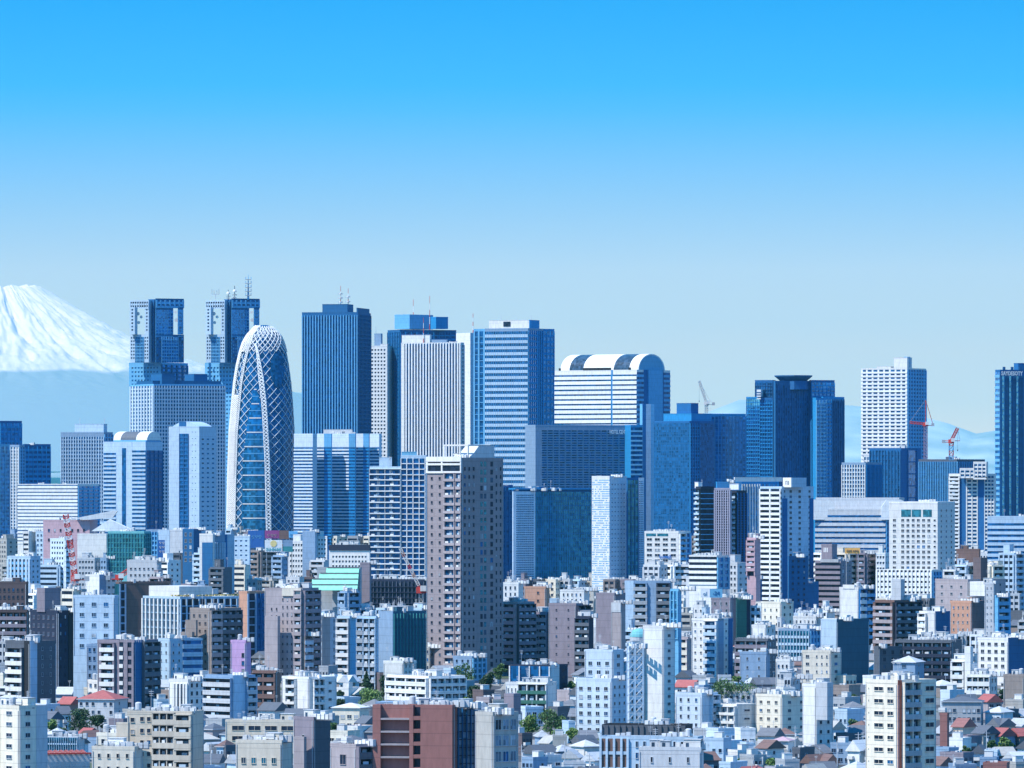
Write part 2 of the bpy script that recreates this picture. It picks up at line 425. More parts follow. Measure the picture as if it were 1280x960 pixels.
    def clutter(s, v, n=6, seed=None):
        if n and s.d < 3400: n = int(n*1.7+2)
        L_, R_, z = v['L'], v['R'], v['zt']-.85; r = RNG
        for i in range(n):
            k = r.random(); x = -L_*r.uniform(.1, .9); y = R_*r.uniform(.08, .6)
            if k < .36:
                q = r.randrange(4)
                def f(q=q):
                    b = MB(); rr = random.Random(q)
                    for a in range(2+q): b.box(a*1.5, a*1.5+1.15, 0, 1.0, .25, 1.5+rr.random()*.5, rr.choice(['offw','lgrey','white']))
                    b.box(-.1, (2+q)*1.5-.3, .1, .9, 0, .25, 'dgrey'); return b.mesh('air_conditioner')
                s.put('air_conditioner', cached(('ac', q), f), v['org'], v['al'], (x, y, z))
            elif k < .46:
                q = r.randrange(2)
                def f(q=q):
                    b = MB()
                    if q: b.cyl(0,0,1.0,2.7,.85,'lgrey',12).dome(0,0,2.7,.85,.35,'lgrey')
                    else: b.box(-1.1,1.1,-1.0,1.0,1.0,2.4,'offw').box(-1.15,1.15,-1.05,1.05,1.6,1.7,'lgrey')
                    for a in (-1,1):
                        for c in (-1,1): b.box(a*.9-.08, a*.9+.08, c*.8-.08, c*.8+.08, 0, 1.0, 'dgrey')
                    return b.mesh('water_tank')
                s.put('water_tank', cached(('wt', q), f), v['org'], v['al'], (x, max(y, 1.5), z))
            elif k < .66:
                q = r.randrange(3)
                def f(q=q):
                    b = MB(); h = 3.0+q*1.6
                    b.tube((0,0,0),(0,0,h),.06,'lgrey')
                    for a in range(3): b.tube((-.7+a*.1,0,h-.4-a*.5),(.7-a*.1,0,h-.4-a*.5),.045,'lgrey')
                    return b.mesh('antenna')
                s.put('antenna', cached(('an', q), f), v['org'], v['al'], (x, y, z))
            elif k < .80:
                q = r.randrange(3); cc = r.choice([v['wall'], 'lgrey', 'offw'])
                def f(q=q):
                    w = 2.5+q*.9; b = MB().box(0,w,0,2.6,0,2.3+q*.2,cc).box(-.15,w+.15,-.15,2.75,2.3+q*.2,2.45+q*.2,'lgrey'); b.box(.5,1.3,-.05,.02,.1,1.9,'gmid'); return b.mesh('stair_hut')
                s.put('stair_hut', cached(('hut', q, cc), f), v['org'], v['al'], (min(x, -4.5), y, z))
            else:
                q = r.randrange(3)
                def f(q=q):
                    b = MB(); w = 3.0+q*2
                    for a in range(int(w)+1): b.box(a, a+.07, 0, .07, 0, 1.1, 'lgrey')
                    b.box(0, w, 0, .07, 1.02, 1.1, 'lgrey'); b.box(0, w, 0, .07, .5, .56, 'lgrey'); return b.mesh('railing')
                s.put('railing', cached(('rl', q), f), v['org'], v['al'], (max(-L_+.5, x-3), .5, z))

HERO = []   # (x0, x1, ytop, ybottom_visible, distance, short description) of everything placed by hand
def seat(yb, d, specs):       # distance at which a block's foot meets the ground just below its lowest visible row
    import re
    if yb >= 960 or yb < 742: return d
    q = 3000.0
    for _ in range(80): q = .5*q+.5*(CZ-ground(q))*F/(yb+12-HY)
    ps = [float(x) for sp in specs for x in re.findall(r'p=([0-9.]+)', sp)]
    cap = 3.45*F/min(ps) if ps else d*1.12
    return max(d, min(q, cap, d*1.13))
def B(name, label, cat, x0, xc, x1, yt, d, al, wall, front='N', side='N', yb=985, clut=4, ph=(), masts=(), short=None, group=None, **kw):
    d = seat(yb, d, (front, side))
    b = Building(name, label, cat, xc, d, group)
    v = b.vol(x0, xc, x1, yt, al, wall, front, side, yb=yb, **kw)
    for p in ph: b.ph(v, *p)
    for m in masts: b.mast(v, *m[:2], **(m[2] if len(m) > 2 else {}))
    b.clutter(v, clut); b.finish()
    HERO.append((min(x0, xc), max(x1, xc), yt, yb, d, short, v))
    b.v = v
    return b
exec_parts = []
# ------------------------------------------------------------------ setting
def ground_sheet():
    ys = [-3000, 0, 1000, 1900, 2100, 2300, 2500, 2700, 3500, 5000, 9000, 30000, 130000]; xs = [-60000, -8000, -1500, 0, 1500, 8000, 60000]
    v = [(x, y, ground(y)) for y in ys for x in xs]; n = len(xs)
    f = [(j*n+i, j*n+i+1, (j+1)*n+i+1, (j+1)*n+i) for j in range(len(ys)-1) for i in range(n-1)]
    me = bpy.data.meshes.new('ground'); me.from_pydata(v, [], f)
    m = bpy.data.materials.new('city_ground'); m.use_nodes = True; t = m.node_tree; b = t.nodes['Principled BSDF']; lk = t.links.new
    ge = t.nodes.new('ShaderNodeNewGeometry'); br = t.nodes.new('ShaderNodeTexVoronoi'); br.inputs['Scale'].default_value = .045
    lk(ge.outputs['Position'], br.inputs['Vector']); rr = t.nodes.new('ShaderNodeValToRGB'); el = rr.color_ramp.elements
    rr.color_ramp.interpolation = 'CONSTANT'
    el[0].color = (.055,.055,.06,1); el[1].position = .35; el[1].color = (.16,.16,.155,1); q = el.new(.6); q.color = (.06,.085,.04,1); q = el.new(.72); q.color = (.24,.235,.22,1)
    lk(br.outputs['Color'], rr.inputs[0]); lk(rr.outputs[0], b.inputs['Base Color']); b.inputs['Roughness'].default_value = .95
    me.materials.append(m); o = link('ground', me); o['kind'] = 'structure'
ground_sheet()

def fuji():
    D = 100000.0; S = D/F; cx = (-6-640)*S
    prof = [(0,366),(30,363),(56,359.5),(81,376),(111,395),(136,410),(166,426),(190,436.5),(210,444),(230,450.5),(250,456.5),(270,462.5),(300,471),(340,482),(380,492.5),(420,502.5),(470,514),(520,525),(600,541),(700,558),(900,590)]
    def P(r):
        for (a, x), (b, y) in zip(prof, prof[1:]):
            if r <= b: return x+(y-x)*(r-a)/(b-a)
        return prof[-1][1]
    rr_ = [i*3 for i in range(0, 150)] + [450+i*25 for i in range(0, 19)]
    N = 480; rnd = random.Random(3)
    from mathutils import noise
    def rip_(r, t):
        s_ = 0; a = 1.0
        for o_, (fa, fr_) in enumerate(((9, .010), (21, .022), (47, .05), (95, .09))):
            q = noise.noise(Vector((cos(t)*fa, sin(t)*fa, r*fr_+o_*7))); s_ += a*(abs(q)*2-.6); a *= .52
        return s_
    v = []; f = []
    for i, r in enumerate(rr_):
        for k in range(N):
            t = 2*pi*k/N
            z = CZ+(HY-P(r))*S - rip_(r, t)*(12+min(1, max(0, (r-20)/110))*72)*(lambda q_: q_*q_*(3-2*q_))(min(1, max(0, (420-r)/230)))
            z += 14*noise.noise(Vector((r*.11*cos(t)*3, r*.11*sin(t)*3, 2)))
            v.append((cx+r*S*cos(t), D+r*S*sin(t)*1.0, z))
    for i in range(len(rr_)-1):
        for k in range(N):
            j = (k+1) % N; f.append((i*N+k, i*N+j, (i+1)*N+j, (i+1)*N+k))
    me = bpy.data.meshes.new('snow_mountain'); me.from_pydata(v, [], f); me.polygons.foreach_set('use_smooth', [True]*len(f))
    m = bpy.data.materials.new('snow_and_rock'); m.use_nodes = True; t = m.node_tree; b = t.nodes['Principled BSDF']; lk = t.links.new
    ge = t.nodes.new('ShaderNodeNewGeometry'); sp = t.nodes.new('ShaderNodeSeparateXYZ'); lk(ge.outputs['Position'], sp.inputs[0])
    no = t.nodes.new('ShaderNodeTexNoise'); no.inputs['Scale'].default_value = .0011; no.inputs['Detail'].default_value = 8
    n2 = t.nodes.new('ShaderNodeTexNoise'); n2.inputs['Scale'].default_value = .0030; n2.inputs['Detail'].default_value = 9; n2.inputs['Roughness'].default_value = .75
    mp = t.nodes.new('ShaderNodeMapping'); mp.inputs['Scale'].default_value = (1.6, .15, .7); mp.inputs['Rotation'].default_value = (0, radians(-30), 0)
    lk(ge.outputs['Position'], no.inputs[0]); lk(ge.outputs['Position'], mp.inputs[0]); lk(mp.outputs[0], n2.inputs[0])
    a = t.nodes.new('ShaderNodeMath'); a.operation = 'MULTIPLY_ADD'; a.inputs[1].default_value = 300; lk(no.outputs[0], a.inputs[0]); lk(sp.outputs[2], a.inputs[2])
    mr = t.nodes.new('ShaderNodeMapRange'); mr.inputs[1].default_value = 1790; mr.inputs[2].default_value = 1850; lk(a.outputs[0], mr.inputs[0])
    # thin snow: wind-stripped streaks of bare ground show through, more of them lower down
    s2 = t.nodes.new('ShaderNodeMapRange'); s2.inputs[1].default_value = 1700; s2.inputs[2].default_value = 3000; s2.inputs[3].default_value = .52; s2.inputs[4].default_value = .26; lk(sp.outputs[2], s2.inputs[0])
    sb = t.nodes.new('ShaderNodeMath'); sb.operation = 'SUBTRACT'; lk(n2.outputs[0], sb.inputs[0]); lk(s2.outputs[0], sb.inputs[1])
    s3 = t.nodes.new('ShaderNodeMapRange'); s3.inputs[1].default_value = -.14; s3.inputs[2].default_value = .10; s3.inputs[3].default_value = .55; s3.inputs[4].default_value = 1.0; lk(sb.outputs[0], s3.inputs[0])
    mu = t.nodes.new('ShaderNodeMath'); mu.operation = 'MULTIPLY'; lk(mr.outputs[0], mu.inputs[0]); lk(s3.outputs[0], mu.inputs[1])
    mx = t.nodes.new('ShaderNodeMix'); mx.data_type = 'RGBA'; mx.inputs[6].default_value = (.27,.28,.29,1); mx.inputs[7].default_value = (.88,.70,.66,1)  # bare flank tone lightened so its colour carries part of the haze
    lk(mu.outputs[0], mx.inputs[0]); lk(mx.outputs[2], b.inputs['Base Color']); b.inputs['Roughness'].default_value = .9
    me.materials.append(m); o = link('snow_mountain', me); o['kind'] = 'structure'
fuji()
def ridge(name, D, pts, seed, depth=6000):
    S = D/F; r = random.Random(seed); ph = [(r.uniform(.004,.09), r.uniform(0,6), 1) for _ in range(9)]
    def Y(px):
        for (a, x), (b, y) in zip(pts, pts[1:]):
            if px <= b: return x+(y-x)*(px-a)/(b-a)
        return pts[-1][1]
    v = []; f = []; xs = list(range(-260, 1560, 5))
    for j, (dy, hf) in enumerate([(-depth, 0), (-depth*.55, .45), (-depth*.25, .75), (0, 1), (depth*.4, .55), (depth, 0)]):
        for px in xs:
            n = sum(sin(px*w+p+j*.9)*.05/w**.6 for w, p, _ in ph)
            top = CZ+(HY-Y(px)+n*.22)*S
            v.append(((px-640)*S+(j-3)*200, D+dy, 20+(top-20)*hf*(1+.03*sin(px*.05+j*2)*(0<j<3))))
    n = len(xs)
    for j in range(5):
        for i in range(n-1): f.append((j*n+i, j*n+i+1, (j+1)*n+i+1, (j+1)*n+i))
    me = bpy.data.meshes.new(name); me.from_pydata(v, [], f); me.polygons.foreach_set('use_smooth', [True]*len(f))
    m = bpy.data.materials.new(name); m.use_nodes = True; b = m.node_tree.nodes['Principled BSDF']; b.inputs['Roughness'].default_value = 1
    t_ = m.node_tree; ge = t_.nodes.new('ShaderNodeNewGeometry'); no = t_.nodes.new('ShaderNodeTexNoise'); no.inputs['Scale'].default_value = .0006; no.inputs['Detail'].default_value = 7
    rr = t_.nodes.new('ShaderNodeValToRGB'); el = rr.color_ramp.elements; el[0].position = .35; el[0].color = (.22,.24,.23,1); el[1].position = .65; el[1].color = (.60,.59,.60,1)   # rock and snow tones, paled to put distance haze into the colour
    t_.links.new(ge.outputs['Position'], no.inputs[0]); t_.links.new(no.outputs[0], rr.inputs[0]); t_.links.new(rr.outputs[0], b.inputs['Base Color'])
    me.materials.append(m); o = link(name, me); o['kind'] = 'structure'
ridge('hills', 116000, [(-300,540),(160,536),(300,505),(370,490),(500,500),(800,522),(880,517),(925,500),(1000,503),(1065,507),(1110,512),(1165,524),(1185,529),(1220,542),(1245,538),(1400,560),(1600,560)], 4)

def haze_box():
    b = MB(); me = b.box(-45000, 45000, -2990, 128000, -1, 3120, 'white').mesh('haze'); me.materials.clear()
    m = bpy.data.materials.new('haze'); m.use_nodes = True; t = m.node_tree; t.nodes.clear()
    o = t.nodes.new('ShaderNodeOutputMaterial'); p = t.nodes.new('ShaderNodeVolumePrincipled')
    p.inputs['Color'].default_value = HAZE_COL; p.inputs['Density'].default_value = HAZE_DENSITY; p.inputs['Anisotropy'].default_value = 0.0
    t.links.new(p.outputs[0], o.inputs['Volume']); me.materials.append(m)
    ob = link('haze', me); ob['kind'] = 'stuff'; ob['label'] = 'thin blue summer haze lying over the whole city and the mountains'
haze_box()

# ------------------------------------------------------------------ the far skyscrapers
def twin_tower(dx, label, short, yl=373):
    b = Building('government_tower', label, 'skyscraper', 194+dx, 5800, 'twin towers of the government building')
    g = 'P:nc=5,p=4.2,ww=.5,wh=.42,gl=gnavy,mt=3'
    b.vol(160+dx, 201+dx, 232+dx, 453, 28, 'steel', 'P:nc=9,p=5.2,ww=.5,wh=.4,mt=4,gl=gnavy', 'G:nc=5,p=5.2,hc=dtower,vc=dtower,gl=gblue,hw=.4,mt=3', yb=600, dd=12)
    up = dict(zb=453, par=False, dd=0)
    b.vol(162+dx, 186+dx, 186+dx, 418, 24, 'bluew', '.28 P:nc=2,p=4.2,ww=.5,wh=.5,mt=2|.46 G:nc=6,p=4.2,hw=.25,vw=.2,gl=gnavy,hc=steel|.26 P:nc=2,p=4.2,ww=.5,wh=.5,mt=2', depthR=10, yb=455, **up)
    for a, c in ((162,168.5),(181,186)):
        b.vol(a+dx, c+dx, c+dx, 384, 24, 'bluew', 'P:nc=1,p=4.2,ww=.35,wh=.5,mt=1', depthR=5, yb=420, dd=0, zb=418, par=False)
    b.vol(162+dx, 186+dx, 186+dx, yl+2, 24, 'bluew', 'G:nc=8,p=4.5,mt=2,hw=.5,vw=.3,nf=1', depthR=10, zb=384, par=False, name='lintel')
    b.vol(185+dx, 193+dx, 196+dx, yl+1, 24, 'dblue', 'G:nc=2,p=4.2,hw=.3,gl=gnavy,hc=dtower', 'N', zb=453, par=False, dd=4, depthR=10)
    b.vol(194+dx, 195+dx, 229+dx, 418, 62, 'dtower', 'P:nc=1,p=4.2,ww=.5', '.2 P:nc=2,p=4.2,ww=.6,wh=.5,gl=gblue|.6 G:nc=7,p=4.2,hw=.3,vw=.15,gl=gblue,hc=steel|.2 P:nc=2,p=4.2,ww=.5,wh=.5,gl=gblue', depthL=8, yb=455, **up)  # right block in a darker blue, its shade put into the wall colour
    for a, c in ((194,216),(222,229)):
        b.vol(a+dx, a+.6+dx, c+dx, 384, 62, 'dtower', 'N', 'G:nc=%d,p=4.2,hw=.2,vw=.2,gl=gblue,hc=steel,dh=.2,dv=.2' % (1 if c == 229 else 6), depthL=3, zb=418, par=False)
    b.vol(194+dx, 195+dx, 229+dx, yl, 62, 'dtower', 'N', 'G:nc=6,p=5,mt=2,hw=.6,vw=.3,gl=gnavy,hc=steel,nf=1', depthL=8, zb=384, par=False, name='lintel')
    # dishes in the openings
    S = b.S
    for px, py, r in ((172,392,1.6),(176,396,1.3),(173,403,1.3),(219,390,1.2),(220,400,1.6)):
        m = MB(); 
        m.cyl(0,0,0,.6,r,'offw',12); me = m.mesh('dish')
        x = (px+dx-194-dx)*S; o = link('dish', me, b.root, (x, (-1.5 if px == 205 else 6), CZ+(HY-py)*S-b.g)); o.rotation_euler = (radians(90), 0, 0)
    HERO.append((160+dx, 232+dx, yl, 520, 5800, short, None))
    return b
t1 = twin_tower(0, 'left of the two slotted grey government towers, bare roof, nearest the snowy mountain', None)
t2 = twin_tower(95, 'right one of the two slotted grey government towers, with antennas on its roof', None)
def gov_antenna(px, yt, yb, k):
    S = t2.S; m = MB(); h = (yb-yt)*S
    if k == 0:
        m.tube((0,0,0),(0,0,h*.5),.25,'lgrey'); m.box(-3,3,-.2,.2,h*.45,h*.5,'lgrey')
        for a in (-3,-1.2,1.2,3): m.box(a-.2,a+.2,-.2,.2,h*.5,h*(.8+.07*abs(a)),'grey')
    elif k == 1:
        m.tube((0,0,0),(0,0,h),.3,'dgrey'); m.dome(0,0,h*.55,1.7,2.2,'offw').box(-2,2,-.3,.3,h*.3,h*.36,'grey').box(-1.5,1.5,-1,1,h*.1,h*.18,'grey')
    else:
        for i in range(8): m.cyl(0,0,h*i/8,h*(i+1)/8,.9-.1*i,'steel',6)
        for i in range(5):
            q = h*(.15+.16*i); m.box(-2.6,2.6,-2,2,q,q+.5,'grey'); 
            for a in (-2.4,2.2): m.box(a,a+.5,-.3,.3,q,q+2.4,'steel')
    link('antenna_mast', m.mesh('antenna_mast'), t2.root, ((px-289)*S, 5, CZ+(HY-yb)*S-t2.g))
gov_antenna(269, 361, 374, 0); gov_antenna(285, 362, 374, 1); gov_antenna(293, 357, 374, 1); gov_antenna(310, 343, 374, 2)

B('office_tower', 'wide grey grid office slab with two dark roof boxes before the twin towers', 'skyscraper', 159, 192, 280, 480, 5200, 66, 'steel',
  'G:nc=8,p=4.6,hw=.36,vw=.34,gl=gfar,hc=bluew,vc=pblue,mt=2,dv=.9', 'G:nc=26,p=4.6,hw=.42,vw=.34,gl=gfar,hc=bluew,vc=bluew,mt=2', yb=665, clut=0,
  ph=((.5,.98,13,.12,.3,'dtower'),(.3,.7,13,.66,.85,'dtower'),(.2,.9,4,.02,.97,'dtower')), short='grid office slab')
for kk in (0,): pass

# lattice cocoon tower
def cocoon():
    d = 5000.0; S = d/F; c0 = 326; b = Building('cocoon_tower', 'tall curved blue glass tower wrapped in a white diagonal lattice, pointed like a cocoon', 'skyscraper', c0, d)
    PR = [(405.5,324,333),(407,320.5,336.5),(409,318,339),(411.2,315,342),(415,310.5,346),(418.7,307.5,349.5),(428,302.3,353.5),(437.5,299.3,356),(456,295,359.3),(478,291.6,362.3),(505,289,364.5),(540,286,366.5),(600,284,367),(664,283,367.5),(740,283.5,367)]
    def lr(y):
        if y <= PR[0][0]: return PR[0][1:]
        for (a, l0, r0), (e, l1, r1) in zip(PR, PR[1:]):
            if y <= e:
                t = (y-a)/(e-a); return (l0+(l1-l0)*t, r0+(r1-r0)*t)
        return PR[-1][1:]
    def zz(y): return CZ+(HY-y)*S-b.g
    def pt(y, th, off=0.0):
        l, r = lr(y); c = (l+r)/2; a = (r-l)/2*S+off; bb = a*.9
        return Vector(((c-c0)*S+a*cos(th), 22+bb*sin(th), zz(y)+(off if y < 412 else 0)))
    def th_at(y, px):
        l, r = lr(y); c = (l+r)/2; q = max(-1, min(1, (px-c)/((r-l)/2))); return -math.acos(q)
    ys = [405.5,407,409,411.2,415,418]+list(range(420, 716, 5))+[718]
    m = MB(); n = 48
    for y in ys:
        for k in range(n): m.v.append(tuple(pt(y, 2*pi*k/n)))
    gi = m.mi('gshell')
    for i in range(len(ys)-1):
        for k in range(n):
            j = (k+1) % n; m.f.append(((i+1)*n+k, (i+1)*n+j, i*n+j, i*n+k)); m.m.append(gi)
    m.f.append(tuple(range(n))); m.m.append(gi)
    link('curved_glass_body', m.mesh('curved_glass_body', True), b.root)
    la = MB(); N = 22; step = 5.6
    for sgn in (-1, 1):
        for k in range(N):
            t = 2*pi*k/N; y = 411.0; th = t
            while y < 715:
                y2 = y+step; th2 = th+sgn*pi/N
                p, q = pt(y, th, .35), pt(y2, th2, .35)
                if p.y < 30 or q.y < 30: la.tube(p, q, .27, 'pblue', 3)
                y, th = y2, th2
    link('lattice', la.mesh('lattice'), b.root)
    def patch(name, mat, left, right, off, n=8, stp=4):
        y0, y1 = left[0][0], left[-1][0]; q = MB(); k = q.mi(mat); r_ = []
        def ip(T, y):
            for (a, x), (e, w) in zip(T, T[1:]):
                if y <= e: return x+(w-x)*(y-a)/(e-a)
            return T[-1][1]
        y = y0
        while y < y1: r_.append(y); y += stp
        r_.append(y1)
        for y in r_:
            ta, tb = th_at(y, ip(left, y)), th_at(y, ip(right, y))
            for i in range(n+1):
                q.v.append(tuple(pt(y, ta+(tb-ta)*i/n, off)))
        for j in range(len(r_)-1):
            for i in range(n): q.f.append(((j+1)*(n+1)+i, (j+1)*(n+1)+i+1, j*(n+1)+i+1, j*(n+1)+i)); q.m.append(k)
        link(name, q.mesh(name, True), b.root)
    patch('atrium_glass', 'gatr', [(484,318),(500,314),(530,309),(580,304),(600,303),(700,302)], [(484,320),(500,325),(530,330),(580,333),(600,334),(700,335)], .7)
    for k in range(10):
        y = 486+17.9*k; l = 318-(y-484)*.16 if y < 560 else 304; r = min(334, 321+(y-486)*.16)
        patch('floor_edge', 'offw', [(y,max(303,l)),(y+1.3,max(303,l))], [(y,r),(y+1.3,r)], 1.1, 6, 2)
        if k: patch('floor_edge', 'steel', [(y-9,max(303,l)),(y-8.3,max(303,l))], [(y-9,r),(y-8.3,r)], .95, 6, 2)
    patch('open_oval', 'gfar', [(438,346),(442,341),(450,338),(465,337),(475,339),(482,343),(486,347)], [(438,347),(442,350),(450,352.5),(465,353.5),(475,353),(482,351),(486,348)], .75, 6, 2)
    # white edge band following the left outline, made of close lattice
    q = MB()
    def edge(y, w): return lr(y)[0]+w
    yy = 408.0
    while yy < 700:
        w0 = 1.0; w1 = 11.5 if yy > 425 else 6+5.5*(yy-408)/17
        pts = [pt(yy, th_at(yy, edge(yy, w0+(w1-w0)*i/4)), .9) for i in range(5)]
        pts2 = [pt(yy+2.6, th_at(yy+2.6, edge(yy+2.6, w0+(w1-w0)*i/4)), .9) for i in range(5)]
        slot = 438 < yy < 492
        for i in range(4):
            if not (slot and i in (1, 2)):
                q.tube(pts[i], pts2[i+1], .55, 'white', 3); q.tube(pts[i+1], pts2[i], .55, 'white', 3)
        q.tube(pts[0], pts2[0], .7, 'white', 4); q.tube(pts[4], pts2[4], .5, 'white', 4)
        yy += 2.6
    link('white_edge_band', q.mesh('white_edge_band'), b.root)
    # bright twisted strip beside the atrium
    q = MB(); yy = 429.0
    def cx_(y): return np.interp(y, [429,440,470,500,520,580,660,720], [319.5,322,326,329.5,331,334,335.5,336])
    while yy < 700:
        w = min(2.6, .6+(yy-429)*.05); a = pt(yy, th_at(yy, cx_(yy)-w), 1.2); c = pt(yy, th_at(yy, cx_(yy)+w), 1.2)
        a2 = pt(yy+4.4, th_at(yy+4.4, cx_(yy+4.4)-w), 1.2); c2 = pt(yy+4.4, th_at(yy+4.4, cx_(yy+4.4)+w), 1.2)
        q.tube(a, c2, .55, 'white', 4); q.tube(a, a2, .4, 'white', 4); q.tube(c, a2, .35, 'white', 4); q.tube(c, c2, .35, 'white', 4); yy += 4.4
    link('twisted_strip', q.mesh('twisted_strip'), b.root)
    # lit lattice hood at the top
    q = MB()
    for k in range(14):
        y = 409.5; t = -pi+pi*k/13
        for s_ in (-1, 1):
            y, th = 408.5, t
            for i in range(8):
                a = pt(y, th, .8); y += 3.8; th += s_*.12; c = pt(y, th, .8); q.tube(a, c, .3, 'white', 4)
    link('lattice_hood', q.mesh('lattice_hood'), b.root)
    HERO.append((283, 367, 408, 664, d, 'lattice cocoon tower', None))
cocoon()

B('office_tower', 'dark blue tower with thin vertical fins and two red white masts', 'skyscraper', 377, 447, 462, 390, 5400, 12, 'dtower',
  'G:nc=20,p=5,hw=.12,vw=.3,gl=gnavy,hc=dtower,vc=steel,mt=4,dv=.9,dh=.1', 'G:nc=10,p=5,hw=.3,vw=.3,gl=gnavy,hc=dtower,vc=dtower', yb=545, clut=0,
  ph=((.33,.78,10,.15,.6,'dtower'),(.98,1.0,5,.0,.9,'dtower')), masts=((.60,35,dict(red=True,rings=4)),(.735,32,dict(red=True,rings=3))), short='dark finned tower')
B('office_tower', 'narrow white grid tower squeezed between two dark towers, with a small box on the roof', 'skyscraper', 458, 484, 484, 432, 5600, 15, 'offw',
  'P:nc=6,p=4.7,ww=.5,wh=.45,mt=3', yb=600, clut=0, ph=((.3,.62,15,.3,.6,'bgrey'),(.62,.95,2,.2,.6)), masts=((.35,25,{}),), short='narrow white grid tower')
b = B('office_tower', 'dark navy tower with a lighter octagonal roof house, behind the white finned tower', 'skyscraper', 484, 500, 570, 412, 5600, 66, 'dtower',
  'G:nc=5,p=4.7,hw=.3,vw=.1,gl=gnavy,hc=dtower,dh=.15', 'G:nc=10,p=4.7,hw=.3,vw=.1,gl=gnavy,hc=mblue', yb=600, clut=0, masts=((.25,40,dict(red=True)),), short='navy tower')
b.vol(493, 512, 541, 393, 40, 'steel', 'N', 'N', zb=411, dd=8); b.vol(538, 545, 560, 396, 60, 'mblue', 'N', 'N', zb=411, dd=6)
b.mast(b.v, .9, 44, r=.55, red=True)
b = B('office_tower', 'tower striped with white vertical fins, white box and red mast on its roof', 'skyscraper', 501, 576, 580, 428, 5200, 20, 'offw',
  '.04 N|.96 G:nc=20,p=5,hw=.0,vw=.42,gl=gfar,vc=white,mt=1,dv=.9', 'G:nc=2,p=5,gl=gnavy', yb=570, clut=3, ph=((.0,.47,9.5,.2,.7,'offw'),(.5,.75,3.5,.25,.6,'bgrey')), masts=((.37,33,dict(red=True,r=.1)),), short='white finned tower')
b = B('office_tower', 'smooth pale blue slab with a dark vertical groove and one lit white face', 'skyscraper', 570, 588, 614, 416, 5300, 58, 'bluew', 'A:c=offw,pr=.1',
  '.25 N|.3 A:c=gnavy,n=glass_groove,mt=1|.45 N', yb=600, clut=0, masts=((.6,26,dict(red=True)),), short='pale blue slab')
b = B('office_tower', 'tall pale blue banded tower with a white penthouse, middle of the skyline', 'skyscraper', 606, 660, 684, 410, 5100, 25, 'bgrey',
  'G:nc=24,p=7.45,hw=.5,vw=.12,gl=gnavy,hc=bluew,vc=steel,mt=4,dv=.45', '.45 G:nc=4,p=7.45,hw=.35,vw=.1,gl=gblue,hc=mblue|.55 G:nc=5,p=7.45,hw=.1,vw=.5,gl=gnavy,hc=dtower,vc=mblue', yb=610, clut=2,
  ph=((.05,.98,10,.1,.5,'offw'),(.985,1.0,10,.1,.6,'mblue')), masts=((.2,18,{}),(.9,18,{}),(.55,14,dict(rings=2))), short='pale blue banded tower')
b.vol(676, 678, 693, 411, 60, 'mblue', 'N', 'G:nc=3,p=7.45,hw=.4,vw=.2,gl=gblue,hc=mblue', yb=610, dd=25)
b.vol(592, 612, 613, 411, 20, 'steel', 'G:nc=3,p=7.45,hw=.1,vw=.3,gl=gnavy,hc=steel', 'N', yb=570, dd=20)
o = MB().box(0,5.8,-.3,.0,0,3.6,'gdark').mesh('louvre'); loc, rz = b.at(b.v, 'f', 14, b.v['zt']+1.5, -b.v['R']*.1+.1); b.put('louvre', o, b.v['org'], b.v['al'], loc, rz)

# barrel-vaulted white tower
b = B('office_tower', 'white banded tower under a barrel vaulted roof with a round gable', 'skyscraper', 694, 796, 839, 462, 5000, 36, 'offw',
  '.69 G:nc=1,p=6.05,hw=.66,vw=.0,gl=gfar,hc=white,dh=.5,mt=6|.02 A:c=mblue,n=joint|.29 G:nc=1,p=6.05,hw=.66,vw=.0,gl=gfar,hc=white,dh=.5,mt=6',
  '.2 G:nc=1,p=6.05,hw=.5,vw=0,gl=gnavy,hc=steel|.12 A:c=dblue|.42 A:c=steel,pr=1.2|.06 A:c=dblue|.2 G:nc=1,p=6.05,hw=.5,vw=0,gl=gnavy,hc=steel', yb=665, clut=0, short='barrel-vaulted white tower')
v = b.v; Rr = v['R']*.80/2; yc = v['R']*.47; z0 = v['zt']-.5; hh = 21*v['S']
def vault(x0, x1, mat, inner=.93):
    n = 18; P = [(yc-Rr*cos(pi*i/n), z0+hh*sin(pi*i/n)) for i in range(n+1)]; Q = [(yc-Rr*inner*cos(pi*i/n), z0+hh*inner*sin(pi*i/n)) for i in range(n+1)]
    m = MB()
    for i in range(n): m.prism([P[i], P[i+1], Q[i+1], Q[i]], x0, x1, 'x', mat)
    b.put('vault', m.mesh('vault'), v['org'], v['al'], (0,0,0))
Lv = v['L']
for f0, f1, mt in ((.04,.15,'white'),(.15,.32,'gmid'),(.32,.69,'white'),(.69,.88,'gmid'),(.88,.99,'white')): vault(-Lv*(1-f0), -Lv*(1-f1), mt)
n = 18; b.put('gable', MB().prism([(yc-Rr*.92*cos(pi*i/n), z0+hh*.92*sin(pi*i/n)) for i in range(n+1)], -Lv*.02-1, -.6, 'x', 'lblue').mesh('gable'), v['org'], v['al'], (0,0,0))
b.put('gable', MB().prism([(yc-Rr*.92*cos(pi*i/n), z0+hh*.92*sin(pi*i/n)) for i in range(n+1)], -Lv*.95, -Lv*.94, 'x', 'offw').mesh('gable'), v['org'], v['al'], (0,0,0))
for f0, f1 in ((.05,.075),(.345,.69),(.90,.93)): b.put('louvre', MB().box(-Lv*(1-f0), -Lv*(1-f1), -.25, 0, z0+.5, z0+2.2, 'black').mesh('louvre'), v['org'], v['al'], (0,0,0))
b.vol(800, 803, 818, 505, 70, 'steel', 'N', '.3 A:c=dblue|.4 A:c=bluew|.3 A:c=steel', yb=665, dd=-30)

